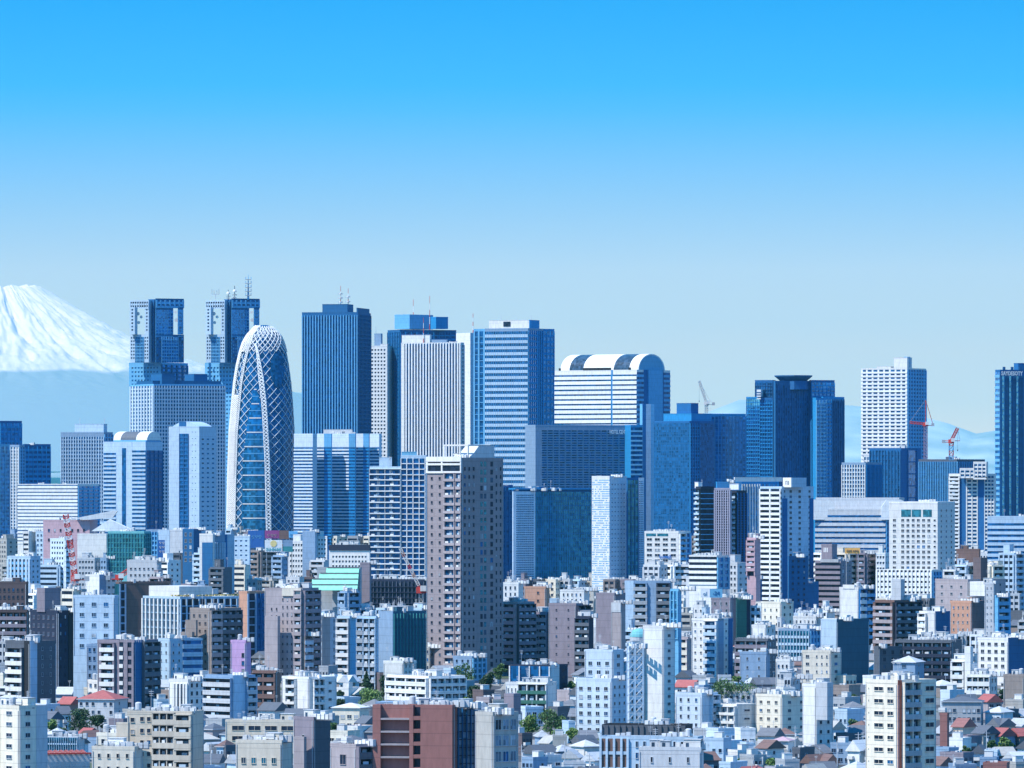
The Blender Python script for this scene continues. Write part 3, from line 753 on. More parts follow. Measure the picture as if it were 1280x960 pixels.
def text_part(b, v, face, u, z, txt, size, mat, w=.4, name='lettering', sx=1.0, bold=.0):
    cu = bpy.data.curves.new(name, 'FONT'); cu.body = txt; cu.size = size; cu.extrude = .06; cu.offset = bold; cu.resolution_u = 2
    tmp = bpy.data.objects.new('tmp', cu); dg = None
    col.objects.link(tmp); dg = bpy.context.evaluated_depsgraph_get(); me = bpy.data.meshes.new_from_object(tmp.evaluated_get(dg))
    bpy.data.objects.remove(tmp); me.name = name; me.materials.clear(); me.materials.append(M(mat))
    R_ = Matrix.Rotation(radians(90), 4, 'X'); me.transform(Matrix.Diagonal((sx,1,1,1))); me.transform(R_)
    loc, rz = b.at(v, face, u, z, w); return b.put(name, me, v['org'], v['al'], loc, rz)
b = B('hotel_tower', 'long grey blue hotel slab with a dense grid of small windows and a white sign', 'hotel', 669, 669.4, 789, 531, 4900, 68, 'bgrey', 'N',
  'P:nc=14,p=3.05,ww=.8,wh=.5,mt=6,gl=gnavy', yb=610, depthL=20, clut=0, short='grey hotel slab')
text_part(b, b.v, 's', b.v['R']*.775, b.v['zt']-6.4, 'HOTEL CENTURY', 4.0, 'white', .9, sx=.55, bold=.12)
b.vol(788, 788.5, 803, 531, 74, 'mblue', 'N', 'G:nc=1,p=6,hw=.35,vw=0,gl=gnavy,hc=lblue', yb=610, depthL=18, dd=12)

b = B('office_tower', 'flat dark navy glass tower below the white crane', 'skyscraper', 818, 862, 894, 526, 4600, 40, 'dblue',
  'G:nc=16,p=4.3,hw=.2,vw=.2,gl=gnavy,hc=dtower,dh=.12,dv=.14', '.4 G:nc=4,p=4.3,hw=.25,vw=.15,gl=gnavy,hc=mblue,dh=.1|.6 G:nc=6,p=4.3,hw=.2,vw=.2,gl=gnavy,hc=dtower,dh=.1,dv=.1', yb=670, clut=0, short='navy glass tower')
b.ph(b.v, .2, .98, 9, .1, .9, 'mblue'); b.ph(b.v, .5, .9, 22, .2, .5, 'dblue')
B('office_tower', 'blue glass office block under construction beside the navy tower, carrying the white crane', 'skyscraper', 862, 872, 933, 517, 4800, 70, 'mblue', 'N',
  'G:nc=14,p=5,hw=.1,vw=.2,gl=gblue,hc=mblue,vc=dblue', yb=600, clut=2, short='blue glass block')
def bprism(name, label, cat, pts, yt, d, wall, vols=(), yb=985, group=None): pass

# octagonal tower with flared crown
b = B('octagonal_tower', 'dark blue octagonal tower with stepped wings and a flared saucer crown', 'skyscraper', 967, 969, 1018, 476, 4700, 60, 'dtower', 'N',
  'G:nc=16,p=4.6,hw=.0,vw=.4,gl=gnavy,vc=dtower,dv=.4', yb=615, depthL=20, clut=0, short='octagonal tower')
S = b.S; cx = (992-b.root.location.x/S-640)*S; z0 = b.v['zt']-2
m = MB()
cx = (993-640)*S-b.root.location.x
m.cyl(cx, 16, z0-4, z0+4*S, 21*S, 'dblue', 8, r1=20*S); m.cyl(cx, 16, z0+4*S, z0+9.3*S, 17*S, 'dtower', 8, r1=23.5*S); m.cyl(cx, 16, z0+9.3*S, z0+10.8*S, 23.8*S, 'dtower', 8)
link('flared_crown', m.mesh('flared_crown'), b.root)
gw = 'G:nc=8,p=4.6,hw=.4,vw=.1,gl=gblue,hc=mblue'
b.vol(933, 950, 951, 496, 15, 'mblue', 'G:nc=6,p=4.6,hw=.3,vw=.1,gl=gsky,hc=mblue', yb=615, dd=6)
b.vol(944, 966, 970, 475, 15, 'dblue', 'G:nc=7,p=4.6,hw=.35,vw=.1,gl=gnavy,hc=dtower', yb=615, dd=14)
b.vol(946, 951, 951.5, 487, 10, 'white', 'G:nc=1,p=3,hw=.5,vw=0,gl=gfar,hc=white', zb=496, dd=2, par=False)
b.vol(950, 966, 968, 497, 15, 'dblue', 'G:nc=5,p=4.6,hw=.3,vw=.1,gl=gnavy,hc=mblue', yb=615, dd=2)
b.vol(1012, 1014, 1044, 475, 60, 'dblue', 'N', gw.replace('nc=8', 'nc=6'), yb=615, dd=12, depthL=16)
b.vol(1016, 1020, 1033, 497, 55, 'mblue', 'N', 'G:nc=3,p=4.6,hw=.4,vw=.1,gl=gblue,hc=lblue', yb=615, dd=4)
b.vol(1027, 1029, 1056, 496, 62, 'mblue', 'N', '.4 G:nc=3,p=4.6,hw=.5,vw=.1,gl=gblue,hc=mblue|.6 G:nc=7,p=4.6,hw=.05,vw=.3,gl=gnavy,hc=dtower', yb=615, dd=8, depthL=15)

b = B('apartment_tower', 'slim white apartment tower with a regular window grid and a chimney-like roof box', 'skyscraper', 1078, 1134, 1161, 460, 4700, 26, 'offw',
  'G:nc=8,p=4.66,hw=.5,vw=.3,gl=gfar,hc=white,mt=2,dh=.5,dv=.3', 'G:nc=7,p=4.66,hw=.5,vw=.35,gl=gnavy,hc=steel,mt=2', yb=580, clut=2, ph=((.71,1.0,13,.0,.25,'offw'),(.3,.6,2,.1,.4)), short='slim white apartment tower')
b.vol(1134, 1134.5, 1138, 446, 60, 'mblue', 'N', 'N', zb=459, dd=3, depthL=5, par=False)
B('office_block', 'grey ribbed office block with a pale left face, behind the white curved office', 'office', 1053, 1082, 1104, 578, 4500, 30, 'bgrey', 'G:nc=9,p=5,hw=.3,vw=.3,gl=gfar,hc=bluew,vc=offw', 'G:nc=12,p=5,hw=.1,vw=.35,gl=gnavy,hc=dtower,vc=mblue', yb=625, clut=1)
B('office_block', 'white topped base block in front of the slim white apartment tower', 'office', 1080, 1110, 1112, 568, 4600, 20, 'offw', 'G:nc=7,p=6,hw=.3,vw=.2,gl=glite,hc=white', yb=580, clut=1)
B('office_block', 'dark blue glass block with a bright roof edge, below the slim white apartment tower', 'office', 1088, 1126, 1154, 560, 4550, 30, 'dblue', 'G:nc=10,p=6,hw=.1,vw=.3,gl=gnavy,hc=dtower', '.3 A:c=dblue|.5 G:nc=1,p=15,hw=.1,vw=.1,gl=gblue,hc=dblue|.2 A:c=dblue', yb=625, clut=2)
B('unfinished_building', 'scaffolded dark building under construction carrying the red luffing crane', 'building site', 1150, 1196, 1236, 574, 4400, 30, 'scaff', 'G:nc=22,p=5,hw=.1,vw=.25,gl=gnavy,hc=dtower,vc=steel', 'G:nc=16,p=5,hw=.1,vw=.25,gl=gnavy,hc=dtower,vc=steel', yb=640, clut=5, short='scaffolded building')
b = B('apartment_tower', 'white stepped apartment tower with four shoulders, left of the dark tower at the right edge', 'apartment block', 1187, 1243, 1246, 592, 4200, 14, 'offw',
  '.24 B:nc=1,p=4.8,ph=.45,pc=white|.14 A:c=dblue|.26 G:nc=2,p=4.8,hw=.45,vw=.2,gl=gfar,hc=offw|.14 A:c=dblue,pr=.3|.22 G:nc=3,p=4.8,hw=.45,vw=.2,gl=gfar,hc=offw', yb=690, clut=0, short='white stepped tower')
b.vol(1200, 1219, 1221, 585, 14, 'offw', 'G:nc=3,p=4.8,hw=.45,vw=.2,gl=gfar,hc=offw', zb=596, dd=-3); b.vol(1217, 1233, 1236, 577, 14, 'offw', 'G:nc=3,p=4.8,hw=.45,vw=.2,gl=gfar,hc=offw', zb=596, dd=-5)
b = B('office_tower', 'dark glass tower with bright blue vertical bays and white lettering at the right edge', 'skyscraper', 1245, 1250, 1298, 462, 4300, 70, 'dblue', 'G:nc=1,p=7,hw=.5,vw=0,gl=gblue,hc=lblue',
  '.06 A:c=dtower,mt=8|.05 G:nc=1,p=7,hw=.12,vw=0,gl=gsky,hc=mblue,mt=8|.13 G:nc=3,p=3.5,hw=.2,vw=.3,gl=gnavy,hc=dtower,mt=8|.06 G:nc=1,p=7,hw=.12,vw=0,gl=gsky,hc=mblue,mt=8|.13 G:nc=3,p=3.5,hw=.2,vw=.3,gl=gnavy,hc=dtower,mt=8|.06 G:nc=1,p=7,hw=.12,vw=0,gl=gsky,hc=mblue,mt=8|.13 G:nc=3,p=3.5,hw=.2,vw=.3,gl=gnavy,hc=dtower,mt=8|.38 G:nc=7,p=3.5,hw=.2,vw=.3,gl=gnavy,hc=dtower,mt=8',
  yb=645, clut=0, short='dark tower at the right edge')
text_part(b, b.v, 's', .6, b.v['zt']-3.6, 'SAYDESOTY', 3.6, 'white', .9, sx=.75, bold=.14)
b.ph(b.v, .0, .9, 8, .5, .95, 'dblue')
for k in range(3): b.put('roof_fin', MB().box(0,1.6,-.5,.5,0,1.8,'dtower').mesh('roof_fin'), b.v['org'], b.v['al'], (0, 2+k*5.6, b.v['zt']), pi/2)

# ---- second rank at the left
B('office_tower', 'blue office tower with window grid cut off by the left edge', 'office', -22, 0, 26, 526, 5000, 55, 'dblue', 'N', 'G:nc=6,p=6,hw=.45,vw=.15,gl=gblue,hc=mblue', yb=600, clut=1)
B('office_tower', 'smooth pale blue glass tower at the left edge, in front of the window-grid one', 'office', -20, -19, 11, 555, 4500, 60, 'lblue', 'N', 'G:nc=5,p=5,hw=.2,vw=.1,gl=gblue,hc=lblue', yb=668, clut=0, depthL=10)
B('office_tower', 'short dark blue office tower with a flat crown, second block from the left edge', 'office', 28, 30, 62, 555, 4900, 60, 'dblue', 'N', 'G:nc=6,p=6,hw=.5,vw=.15,gl=gnavy,hc=mblue', yb=605, clut=1, depthL=14)
B('office_tower', 'narrow ribbed grey tower with white window columns near the left edge', 'office', 9, 24, 30, 556, 4700, 24, 'bgrey', 'G:nc=4,p=4,hw=.4,vw=.4,gl=gfar,hc=bluew,vc=offw', 'G:nc=2,p=4,gl=gnavy,hc=steel', yb=665, clut=0)
b = B('office_block', 'white block with thin dark horizontal bands and a blue side face', 'office', 20, 97, 120, 605, 4300, 20, 'offw', 'G:nc=18,p=4.35,hw=.68,vw=.0,gl=gfar,hc=white,mt=1,dh=.25', 'G:nc=4,p=4.35,hw=.5,vw=.1,gl=gblue,hc=steel', yb=662, clut=3, short='white banded block')
B('office_tower', 'grey ribbed office tower with a pale roof house, left of the vaulted blue tower', 'office', 75, 130, 139, 540, 4900, 15, 'bgrey', 'G:nc=17,p=4.6,hw=.4,vw=.3,gl=gfar,hc=bgrey,vc=bluew,mt=6', 'G:nc=3,p=4.6,gl=gnavy,hc=steel', yb=650, clut=0,
  ph=((.28,.95,10,.2,.6,'bluew'),), masts=((.36,19,{}),(.93,19,{})), short='grey ribbed tower')
b = B('office_tower', 'blue grey banded tower with a small brown barrel vault on its roof', 'office', 128, 182, 201, 552, 4600, 25, 'bluew',
  '.3 G:nc=1,p=5.2,hw=.5,vw=0,gl=gnavy,hc=bluew,mt=14|.14 A:c=bluew|.1 A:c=gnavy,n=glass_strip,mt=8|.14 A:c=bluew|.32 G:nc=1,p=5.2,hw=.5,vw=0,gl=gnavy,hc=bluew,mt=11', 'G:nc=4,p=5.2,hw=.4,vw=.05,gl=gnavy,hc=dblue,mt=11', yb=660, clut=0, short='brown-vaulted tower')
v = b.v; m = MB(); n = 12
for f0, f1, mt in ((.18,.35,'offw'),(.35,.72,'slate'),(.72,.98,'offw')):
    P = [(v['R']*.55-v['R']*.42*cos(pi*i/n), v['zt']+1+11*v['S']*sin(pi*i/n)) for i in range(n+1)]
    m.prism(P, -v['L']*(1-f0), -v['L']*(1-f1), 'x', mt)
m.box(-v['L']*.8, -v['L']*.03, v['R']*.08, v['R']*.95, v['zt']-.8, v['zt']+1, 'steel')
b.put('barrel_vault', m.mesh('barrel_vault'), v['org'], v['al'], (0,0,0))
b = B('office_tower', 'pale blue tower with a curved roof gable and a recessed glass strip', 'office', 210, 249, 269, 533, 4500, 28, 'bluew',
  '.35 A:c=bluew|.3 G:nc=2,p=5.4,hw=.35,vw=.1,gl=gnavy,hc=dblue,mt=9|.35 P:nc=2,p=8,ww=.2,wh=.1,ml=.2', 'P:nc=3,p=6,ww=.4,wh=.3,gl=gnavy,mt=13', yb=665, clut=0, short='curved-gable tower')
v = b.v; m = MB(); n = 14
P = [(-v['L']*.95+v['L']*.93*i/n, v['zt']-1+8*v['S']*sin(pi*i/n)**.8) for i in range(n+1)]
m.prism(P, 1, v['R']*.85, 'y', 'bluew'); b.put('curved_gable', m.mesh('curved_gable'), v['org'], v['al'], (0,0,0))
m = MB().box(-v['L']*.68,-v['L']*.46,.6,1,v['zt']-1,v['zt']+6*v['S'],'dblue'); b.put('glass_strip', m.mesh('glass_strip'), v['org'], v['al'], (0,0,0))

# stepped-bay banded block
b = B('office_block', 'wide banded office block whose stepped bays throw long diagonal shadows', 'office', 367, 391, 396, 542, 4600, 30, 'pblue', 'G:nc=1,p=4.1,hw=.5,vw=0,gl=gnavy,hc=pblue,mt=17,dh=.4', 'N', yb=668, clut=0, short='diagonal-shadow block')
f = 'G:nc=1,p=4.1,hw=.5,vw=0,gl=gnavy,hc=pblue,mt=17,dh=.4'; b.vols = []
for x0, x1, dd in ((391,408,14),(405,414,5),(411,437,20),(436,444,8),(440,456,26),(454,461,12),(458,474,32)):
    vv = b.vol(x0, x1, x1+3 if dd > 13 else x1+1, 542, 30 if dd > 13 else 10, 'pblue' if dd > 13 else 'steel', f if dd > 13 else 'G:nc=1,p=4.1,hw=.5,vw=0,gl=gnavy,hc=mblue,mt=17,dh=.2', 'N', yb=668, dd=dd, depthR=20); b.vols.append(vv)  # narrow bays coloured darker to stand for the shaded returns
b.ph(b.vols[2], -.3, 1.1, 5, .2, .5, 'lgrey'); b.clutter(b.vols[2], 6); HERO.append((391, 474, 542, 668, 4620, None, None))

# balcony tower behind the brown one
b = B('apartment_tower', 'pale balcony tower of many white floor lines, left of the tall brown tower', 'apartment block', 462, 501, 502, 583, 3500, 10, 'bluew',
  'B:nc=2,p=7,ph=.13,pc=white,sc=white,vw=.015,dep=1.5,gl=gnavy', 'N', yb=724, clut=3, short='white-lined balcony tower', ph=((.3,.7,11,.2,.6,'bluew'),))
b.vol(501, 532, 534, 569, 10, 'bluew', 'G:nc=4,p=7,hw=.15,vw=.11,gl=gnavy,hc=white,vc=white,dh=.9,dv=.9,mt=4', 'N', yb=724, dd=-2)
b.ph(b.v, 1.02, 1.5, 18, .2, .5, 'lblue'); HERO.append((500, 534, 569, 724, 3490, None, None))

# tall brown tower
b = B('apartment_tower', 'tall mauve brown apartment tower standing in front of the skyline, upper right half in shade', 'apartment block', 533, 577, 629, 572, 2560, 46, 'browntower',
  '.52 P:nc=2,p=10.05,ww=.24,wh=.34,mt=21,ml=.06|.32 B:nc=1,p=10.05,ph=.26,pc=pinkgrey,sc=browntower,dep=1.0,mt=19,gl=gfar,vw=.1|.16 B:nc=1,p=10.05,ph=.3,pc=pinkgrey,sc=browntower,dep=.6,mt=19,gl=gfar',
  '.36 P:nc=3,p=10.05,ww=.36,wh=.45,mt=9|.06 N|.2 P:nc=2,p=10.05,ww=.62,wh=.6,mt=3,gl=gteal|.05 N|.1 P:nc=1,p=10.05,ww=.7,wh=.6,mt=3|.23 P:nc=2,p=10.05,ww=.3,wh=.45,mt=9', yb=835, clut=6, short='tall brown tower')
v = b.v
b.put('crown_frame', MB().box(-v['L']-.1, .1, -.5, -.02, v['zt']-19.5*v['S'], v['zt']-17*v['S'], 'offw').box(-v['L']-.1, .1, -.5, -.02, v['zt']-9.5*v['S'], v['zt']-7*v['S'], 'offw').box(-v['L']-.1,.1,-.5,-.02,v['zt']-1.6,v['zt']+.4,'offw')
      .box(-v['L']-.1,-v['L']+.9,-.45,-.02,v['zt']-17*v['S'],v['zt']-1.6,'offw').box(-v['L']*.57,-v['L']*.53,-.45,-.02,v['zt']-17*v['S'],v['zt']-1.6,'offw').box(-.5,.05,-.45,-.02,v['zt']-17*v['S'],v['zt']-1.6,'offw').mesh('crown_frame'), v['org'], v['al'], (0,0,0))
b.put('glazing', MB().box(-v['L']+.95,-v['L']*.575,-.05,.02,v['zt']-16.9*v['S'],v['zt']-1.8,'gdark').box(-v['L']*.525,-.55,-.05,.02,v['zt']-16.9*v['S'],v['zt']-1.8,'gdark').mesh('glazing'), v['org'], v['al'], (0,0,0))
fm = MB()
for x in (-14,-9.5,-5,-.5):
    for y in (4, 16): fm.box(x-.25,x+.25,y-.25,y+.25,v['zt']-.8,v['zt']+5,'offw')
for y in (4,16): fm.box(-14,0,y-.3,y+.3,v['zt']+4.6,v['zt']+5.2,'offw')
fm.box(-14.2,-13.7,4,16,v['zt']+4.6,v['zt']+5.1,'offw'); fm.box(-.5,0,4,16,v['zt']+4.6,v['zt']+5.1,'offw')
b.put('roof_frame', fm.mesh('roof_frame'), v['org'], v['al'], (0,0,0))
b.put('roof_house', MB().prism([(2,v['zt']-.8),(15,v['zt']-.8),(15,v['zt']+4.8),(7,v['zt']+4.8),(2,v['zt']+.4)], -10.0, -2, 'y' if False else 'x', 'lgrey').mesh('roof_house'), v['org'], v['al'], (2,3,0))

# perforated-wall complex
b = B('office_complex', 'low wide complex of dark textured glass between two perforated white end walls', 'office', 640, 641, 742, 612, 3700, 66, 'dtower', 'N',
  '.27 P:nc=14,p=2.9,ww=.6,wh=.4,mt=2,gl=gnavy|.73 G:nc=34,p=5.8,hw=.12,vw=.18,gl=gteal,hc=dblue,vc=mblue,mt=3,dh=.15,dv=.3', yb=722, depthL=26, clut=14, short='dark textured glass complex')
b.put('end_wall', MB().box(-.05,1.0,-.2,(b.v['R'])*.27,0,b.v['zt']-1,'pblue').mesh('end_wall'), b.v['org'], b.v['al'], (0,0,0))
b.facade(b.v, 's', '.015 N|.25 P:nc=9,p=2.9,ww=.6,wh=.35,mt=3,gl=gnavy|.73 N')
for o in list(b.root.children)[-40:]:
    if o.name.startswith('window_row'): o.location.x += 1.0*cos(b.v['al']); o.location.y -= 1.0*sin(b.v['al'])
b.put('roof_canopy', MB().box(-8,1.2,b.v['R']*.02,b.v['R']*1.0,b.v['zt'],b.v['zt']+.8,'mblue').mesh('roof_canopy'), b.v['org'], b.v['al'], (0,0,0))
b = B('office_tower', 'perforated white and pale blue end tower of the dark glass complex', 'office', 740, 762, 784, 595, 3650, 30, 'pblue',
  'A:c=white,pr=.1', 'P:nc=5,p=5.6,ww=.3,wh=.2,mt=8,gl=gnavy', yb=722, clut=2, short='perforated white end tower')
m = MB(); v = b.v; rr = random.Random(2)
for i in range(50):
    for k in range(13):
        if rr.random() < .75: m.box(-v['L']+.3+k*v['L']/13, -v['L']+.3+k*v['L']/13+.62, -.16, -.1, v['zt']-2-i*1.22-.5, v['zt']-2-i*1.22, 'steel')
b.put('perforated_screen', m.mesh('perforated_screen'), v['org'], v['al'], (0,0,0))
b.vol(783, 784, 798, 597, 66, 'dblue', 'N', 'G:nc=3,p=5.6,hw=.12,vw=.1,gl=gteal,hc=dblue', yb=722, dd=8, depthL=14); b.vol(797, 798, 805, 597, 66, 'pblue', 'N', 'P:nc=3,p=2.8,ww=.5,wh=.4,gl=gnavy,mt=3', yb=722, dd=14, depthL=14)
HERO.append((783, 805, 597, 722, 3650, None, None))
B('office_tower', 'dark blue narrow block wedged between the brown tower and the glass complex', 'office', 626, 627, 641, 606, 3900, 60, 'dblue', 'N', 'G:nc=3,p=6,gl=gnavy,hc=dtower', yb=722, depthL=14, clut=1)
# ------------------------------------------------------------------ middle distance
AP = 'apartment_building'; OB = 'office_block'; ab = 'apartment block'; of = 'office'
b = B('hotel_building', 'white hotel with blue windows and a small blue sign, right of the perforated tower', 'hotel', 806, 848, 864, 664, 3500, 28, 'offw', 'P:nc=4,p=6.6,ww=.62,wh=.45,mt=7,ml=.03', 'B:nc=1,p=6.6,ph=.4,pc=steel|G:nc=1,p=6.6,gl=gnavy,hc=steel', yb=706, clut=7, short='white hotel with a blue sign')
b.put('window', MB().box(-b.v['L']+1, -b.v['L']*.66, -.1, 0, b.v['zt']-6.3*b.v['S'], b.v['zt']-3*b.v['S'], 'gteal').box(-b.v['L']*.62, -b.v['L']*.3, -.1, 0, b.v['zt']-6.3*b.v['S'], b.v['zt']-3*b.v['S'], 'gteal').mesh('window'), b.v['org'], b.v['al'], (0,0,0))
text_part(b, b.v, 'f', b.v['L']*.45, b.v['zt']-34*b.v['S'], 'Lumail', 2.6, 'cblue', .5, bold=.08)
B(AP, 'dark block with pale slanting balcony edges, beside the mauve striped tower', ab, 870, 876, 893, 608, 3600, 60, 'navy', 'B:nc=1,p=6.4,ph=.3,pc=bluew,vw=0', 'G:nc=1,p=6.4,hw=.15,vw=0,gl=gdark,hc=steel', yb=690, clut=1, short='dark striped block', ph=((-.2,.5,5,.0,.3,'white'),))
b = B(AP, 'mauve tower with thin vertical brown stripes and slanting white balconies on its right', ab, 893, 913, 915, 610, 3550, 20, 'lilgrey', 'G:nc=7,p=3.2,hw=.3,vw=.45,gl=gdark,hc=lilgrey,vc=lilgrey', 'N', yb=692, clut=0, ph=((.95,1.5,5,.0,.6,'white'),), short='mauve striped tower')
b.vol(913, 921, 934, 613, 40, 'navy', 'B:nc=1,p=6.4,ph=.35,pc=bluew,vw=0,dep=1.6', 'G:nc=3,p=3.2,hw=.2,vw=.2,gl=gdark,hc=dblue', yb=706, dd=6)
HERO.append((913, 934, 613, 706, 3550, None, None))
b = B('office_block', 'wide blue block with a white roof sign and hanging white banners, behind the mauve tower', of, 895, 896, 975, 602, 4000, 64, 'mblue', 'N', '.4 A:c=steel|.3 G:nc=7,p=20,hw=.05,vw=.35,gl=gblue,hc=mblue,vc=offw|.3 G:nc=4,p=8,hw=.1,gl=gblue,hc=mblue', yb=665, depthL=20, clut=2, short='block with banners')
b.put('roof_sign', MB().box(-1,0,12,44,b.v['zt'],b.v['zt']+2.6,'offw').mesh('roof_sign'), b.v['org'], b.v['al'], (0,0,0))
b = B('apartment_tower', 'tall white striped apartment tower with a blue side and white logo box on top', ab, 951, 977, 1019, 608, 2950, 42, 'bluew',
  'G:nc=2,p=6.63,hw=.5,vw=.1,gl=gdark,hc=white,vc=white,dh=.9,dv=.9', '.18 P:nc=1,p=6.63,ww=.25,wh=.4|.2 P:nc=1,p=6.63,ww=.4,wh=.45,gl=gdark|.36 P:nc=1,p=6.63,ww=.22,wh=.45,gl=gdark|.26 P:nc=1,p=6.63,ww=.25,wh=.4', yb=752, clut=0, short='white striped tower')
v = b.v; 
b.vol(979, 988, 1009, 597, 42, 'bluew', 'N', 'N', zb=609, dd=-1); b.vol(979, 989, 989.5, 597, 42, 'white', 'N', 'N', zb=609, dd=-1.6, par=False, depthR=1)
mk = MB(); 
for q in ((0,.45,0,2.0),(.45,.8,1.6,2.0),(1.2,1.5,0,2.0),(1.5,1.8,.0,.3),(1.8,2.2,0,2.0)): mk.box(q[0],q[1],-.1,0,q[2],q[3],'slate')
S = v['S']; o = link('logo', mk.mesh('logo'), b.root, ((981.6-977)*S, -4.2, CZ+(HY-606)*S-b.g)); o.rotation_euler = (0,0,radians(-42))
for f0, f1 in ((.02,.17),(.87,.99)): 
    loc, rz = b.at(v, 's', v['R']*f0, 0); b.put('dark_bay', MB().box(0, v['R']*(f1-f0), -.25, 0, 0, v['zt']-15*S, 'dblue').mesh('dark_bay'), v['org'], v['al'], loc, rz)
B(AP, 'dark blue block leaning against the foot of the white striped tower', ab, 985, 986, 1011, 695, 2900, 50, 'dtower', 'N', 'P:nc=3,p=7,ww=.3,wh=.4', yb=765, depthL=10, clut=1)
B(AP, 'dark blue stair block behind the foot of the white striped tower', ab, 1008, 1009, 1024, 727, 2940, 50, 'dtower', 'N', 'N', yb=765, depthL=10, clut=1)
b = B(AP, 'dark mauve block with stacked brown balcony bands and a logo on its roof box', ab, 1020, 1051, 1066, 701, 2950, 32, 'mauve', 'G:nc=1,p=6.7,hw=.55,vw=0,gl=gdark,hc=mauve,dh=.9', 'P:nc=3,p=6.7,ww=.4,wh=.5', yb=762, clut=3, short='dark mauve banded block')
b.vol(1027, 1040, 1047, 680, 32, 'mauve', 'N', 'N', zb=702, dd=2)
m = MB(); 
for i in range(3): m.box(i*.9, i*.9+.5, -.1, 0, 0, 2.2, 'offw')
link('logo', m.mesh('logo'), b.root, ((1029-1051)*b.S, -6, CZ+(HY-690)*b.S-b.g), radians(-32))
b = B('office_block', 'very wide pale grey office with dark window bands and rounded roof corners', of, 1020, 1107, 1118, 636, 3700, 16, 'lgrey', 'G:nc=1,p=6.8,hw=.6,vw=0,gl=gnavy,hc=lgrey,mt=8,dh=.4', 'G:nc=3,p=6.8,gl=gnavy,hc=steel', yb=690, clut=0, short='very wide pale office')
b.vol(1021, 1124, 1132, 622, 16, 'lgrey', 'G:nc=1,p=6.8,hw=.6,vw=0,gl=gnavy,hc=lgrey,mt=15,dh=.3', 'N', yb=650, dd=8)
for px in (1028, 1118):
    P = [(-8,0),(8,0),(8,9),(4,11),(-5,11),(-8,7)]
    o = link('stair_tower', MB().prism([(a*.9, c) for a, c in P], 0, 3, 'y', 'white').mesh('stair_tower'), b.root, ((px-1107)*b.S, max(0, (1107-px))*b.S*tan(radians(16))-1.0, b.v['zt']-6))
b = B('office_block', 'white office block with square black windows above a striped podium', of, 1113, 1172, 1197, 627, 3150, 26, 'offw',
  '.22 P:nc=1,p=6.6,ww=.3,wh=.4,mt=20,gl=gdark|.66 P:nc=6,p=6.6,ww=.5,wh=.48,mt=20,gl=gdark,ml=.01|.12 P:nc=1,p=6.6,ww=.4,wh=.3,mt=20', 'P:nc=3,p=6.6,ww=.2,wh=.4,mt=8', yb=712, clut=1, short='white square-window office')
v = b.v
for f0, f1 in ((.25,.45),(.47,.66),(.7,.88)): 
    b.put('tall_window', MB().box(-v['L']*(1-f0), -v['L']*(1-f1), -.1, 0, v['zt']-19*v['S'], v['zt']-10*v['S'], 'gteal').mesh('tall_window'), v['org'], v['al'], (0,0,0))
b.vol(1097, 1165, 1178, 712, 26, 'offw', 'G:nc=14,p=6.6,hw=.6,vw=.4,gl=gdark,hc=white,mt=1', 'G:nc=3,p=6.6,gl=gnavy,hc=steel', yb=752, dd=-30, depthR=8)
HERO.append((1097, 1178, 712, 748, 3120, None, None))
B(OB, 'pale banded office block at the right edge, below the dark lettered tower', of, 1235, 1286, 1287, 645, 3500, 12, 'bluew', 'G:nc=1,p=7,hw=.55,vw=0,gl=gnavy,hc=bluew,mt=9', 'N', yb=690, clut=2, short='right-edge banded office')
B('warehouse', 'pinkish brown windowless box behind the taupe mansion', 'warehouse', 1196, 1224, 1226, 686, 3300, 20, 'tile', 'N', 'N', yb=706, clut=1)
# signs among the middle roofs
def billboard(label, x0, x1, y0, y1, d, mat, draw=None, back='grey', al=0):
    S = d/F; g = ground(d); w = (x1-x0)*S; h = (y1-y0)*S; zt = CZ+(HY-y0)*S
    t = thing('billboard', label, 'billboard', ((x0-640)*S, d, g), 'rooftop and street billboards', radians(al))
    link('panel', MB().box(0, w, -.15, .15, zt-h-g, zt-g, mat).mesh('panel'), t)
    f = MB()
    for q in (.1, .9): f.box(w*q-.15, w*q+.15, .15, .5, 0, zt-g-.2, back)
    f.box(0, w, .15, .4, zt-h/2-g, zt-h/2-g+.3, back); link('support', f.mesh('support'), t)
    if draw: draw(t, w, h, zt-g, S)
    HERO.append((x0, x1, y0, y1+3, d, None, None)); return t
def glyphs(t, x, z, s, n, mat, seed):     # blocky unreadable characters as they show at this distance
    r = random.Random(seed); m = MB()
    for i in range(n):
        a = x+i*s*1.25
        m.box(a, a+s, -.3, -.17, z+s*.9, z+s, mat).box(a, a+s, -.3, -.17, z+s*.45, z+s*.55, mat).box(a+s*.42, a+s*.56, -.3, -.17, z, z+s*.44, mat).box(a, a+s*.14, -.3, -.17, z+s*.56, z+s*.89, mat)
        if r.random() < .6: m.box(a+s*.1, a+s*.9, -.3, -.17, z-.08*s, z+.0*s-.001, mat)
        if r.random() < .6: m.box(a+s*.84, a+s, -.3, -.17, z+s*.56, z+s*.89, mat)
    link('lettering', m.mesh('lettering'), t)
def wr(t, x, z, txt, size, mat, sx=1.0, bold=.03):
    cu = bpy.data.curves.new('lettering', 'FONT'); cu.body = txt; cu.size = size; cu.extrude = .05; cu.offset = bold; cu.resolution_u = 2
    tmp = bpy.data.objects.new('tmp', cu); col.objects.link(tmp); me = bpy.data.meshes.new_from_object(tmp.evaluated_get(bpy.context.evaluated_depsgraph_get()))
    bpy.data.objects.remove(tmp); me.materials.clear(); me.materials.append(M(mat)); me.name = 'lettering'
    me.transform(Matrix.Rotation(radians(90), 4, 'X') @ Matrix.Diagonal((sx,1,1,1))); link('lettering', me, t, (x, -.3, z))
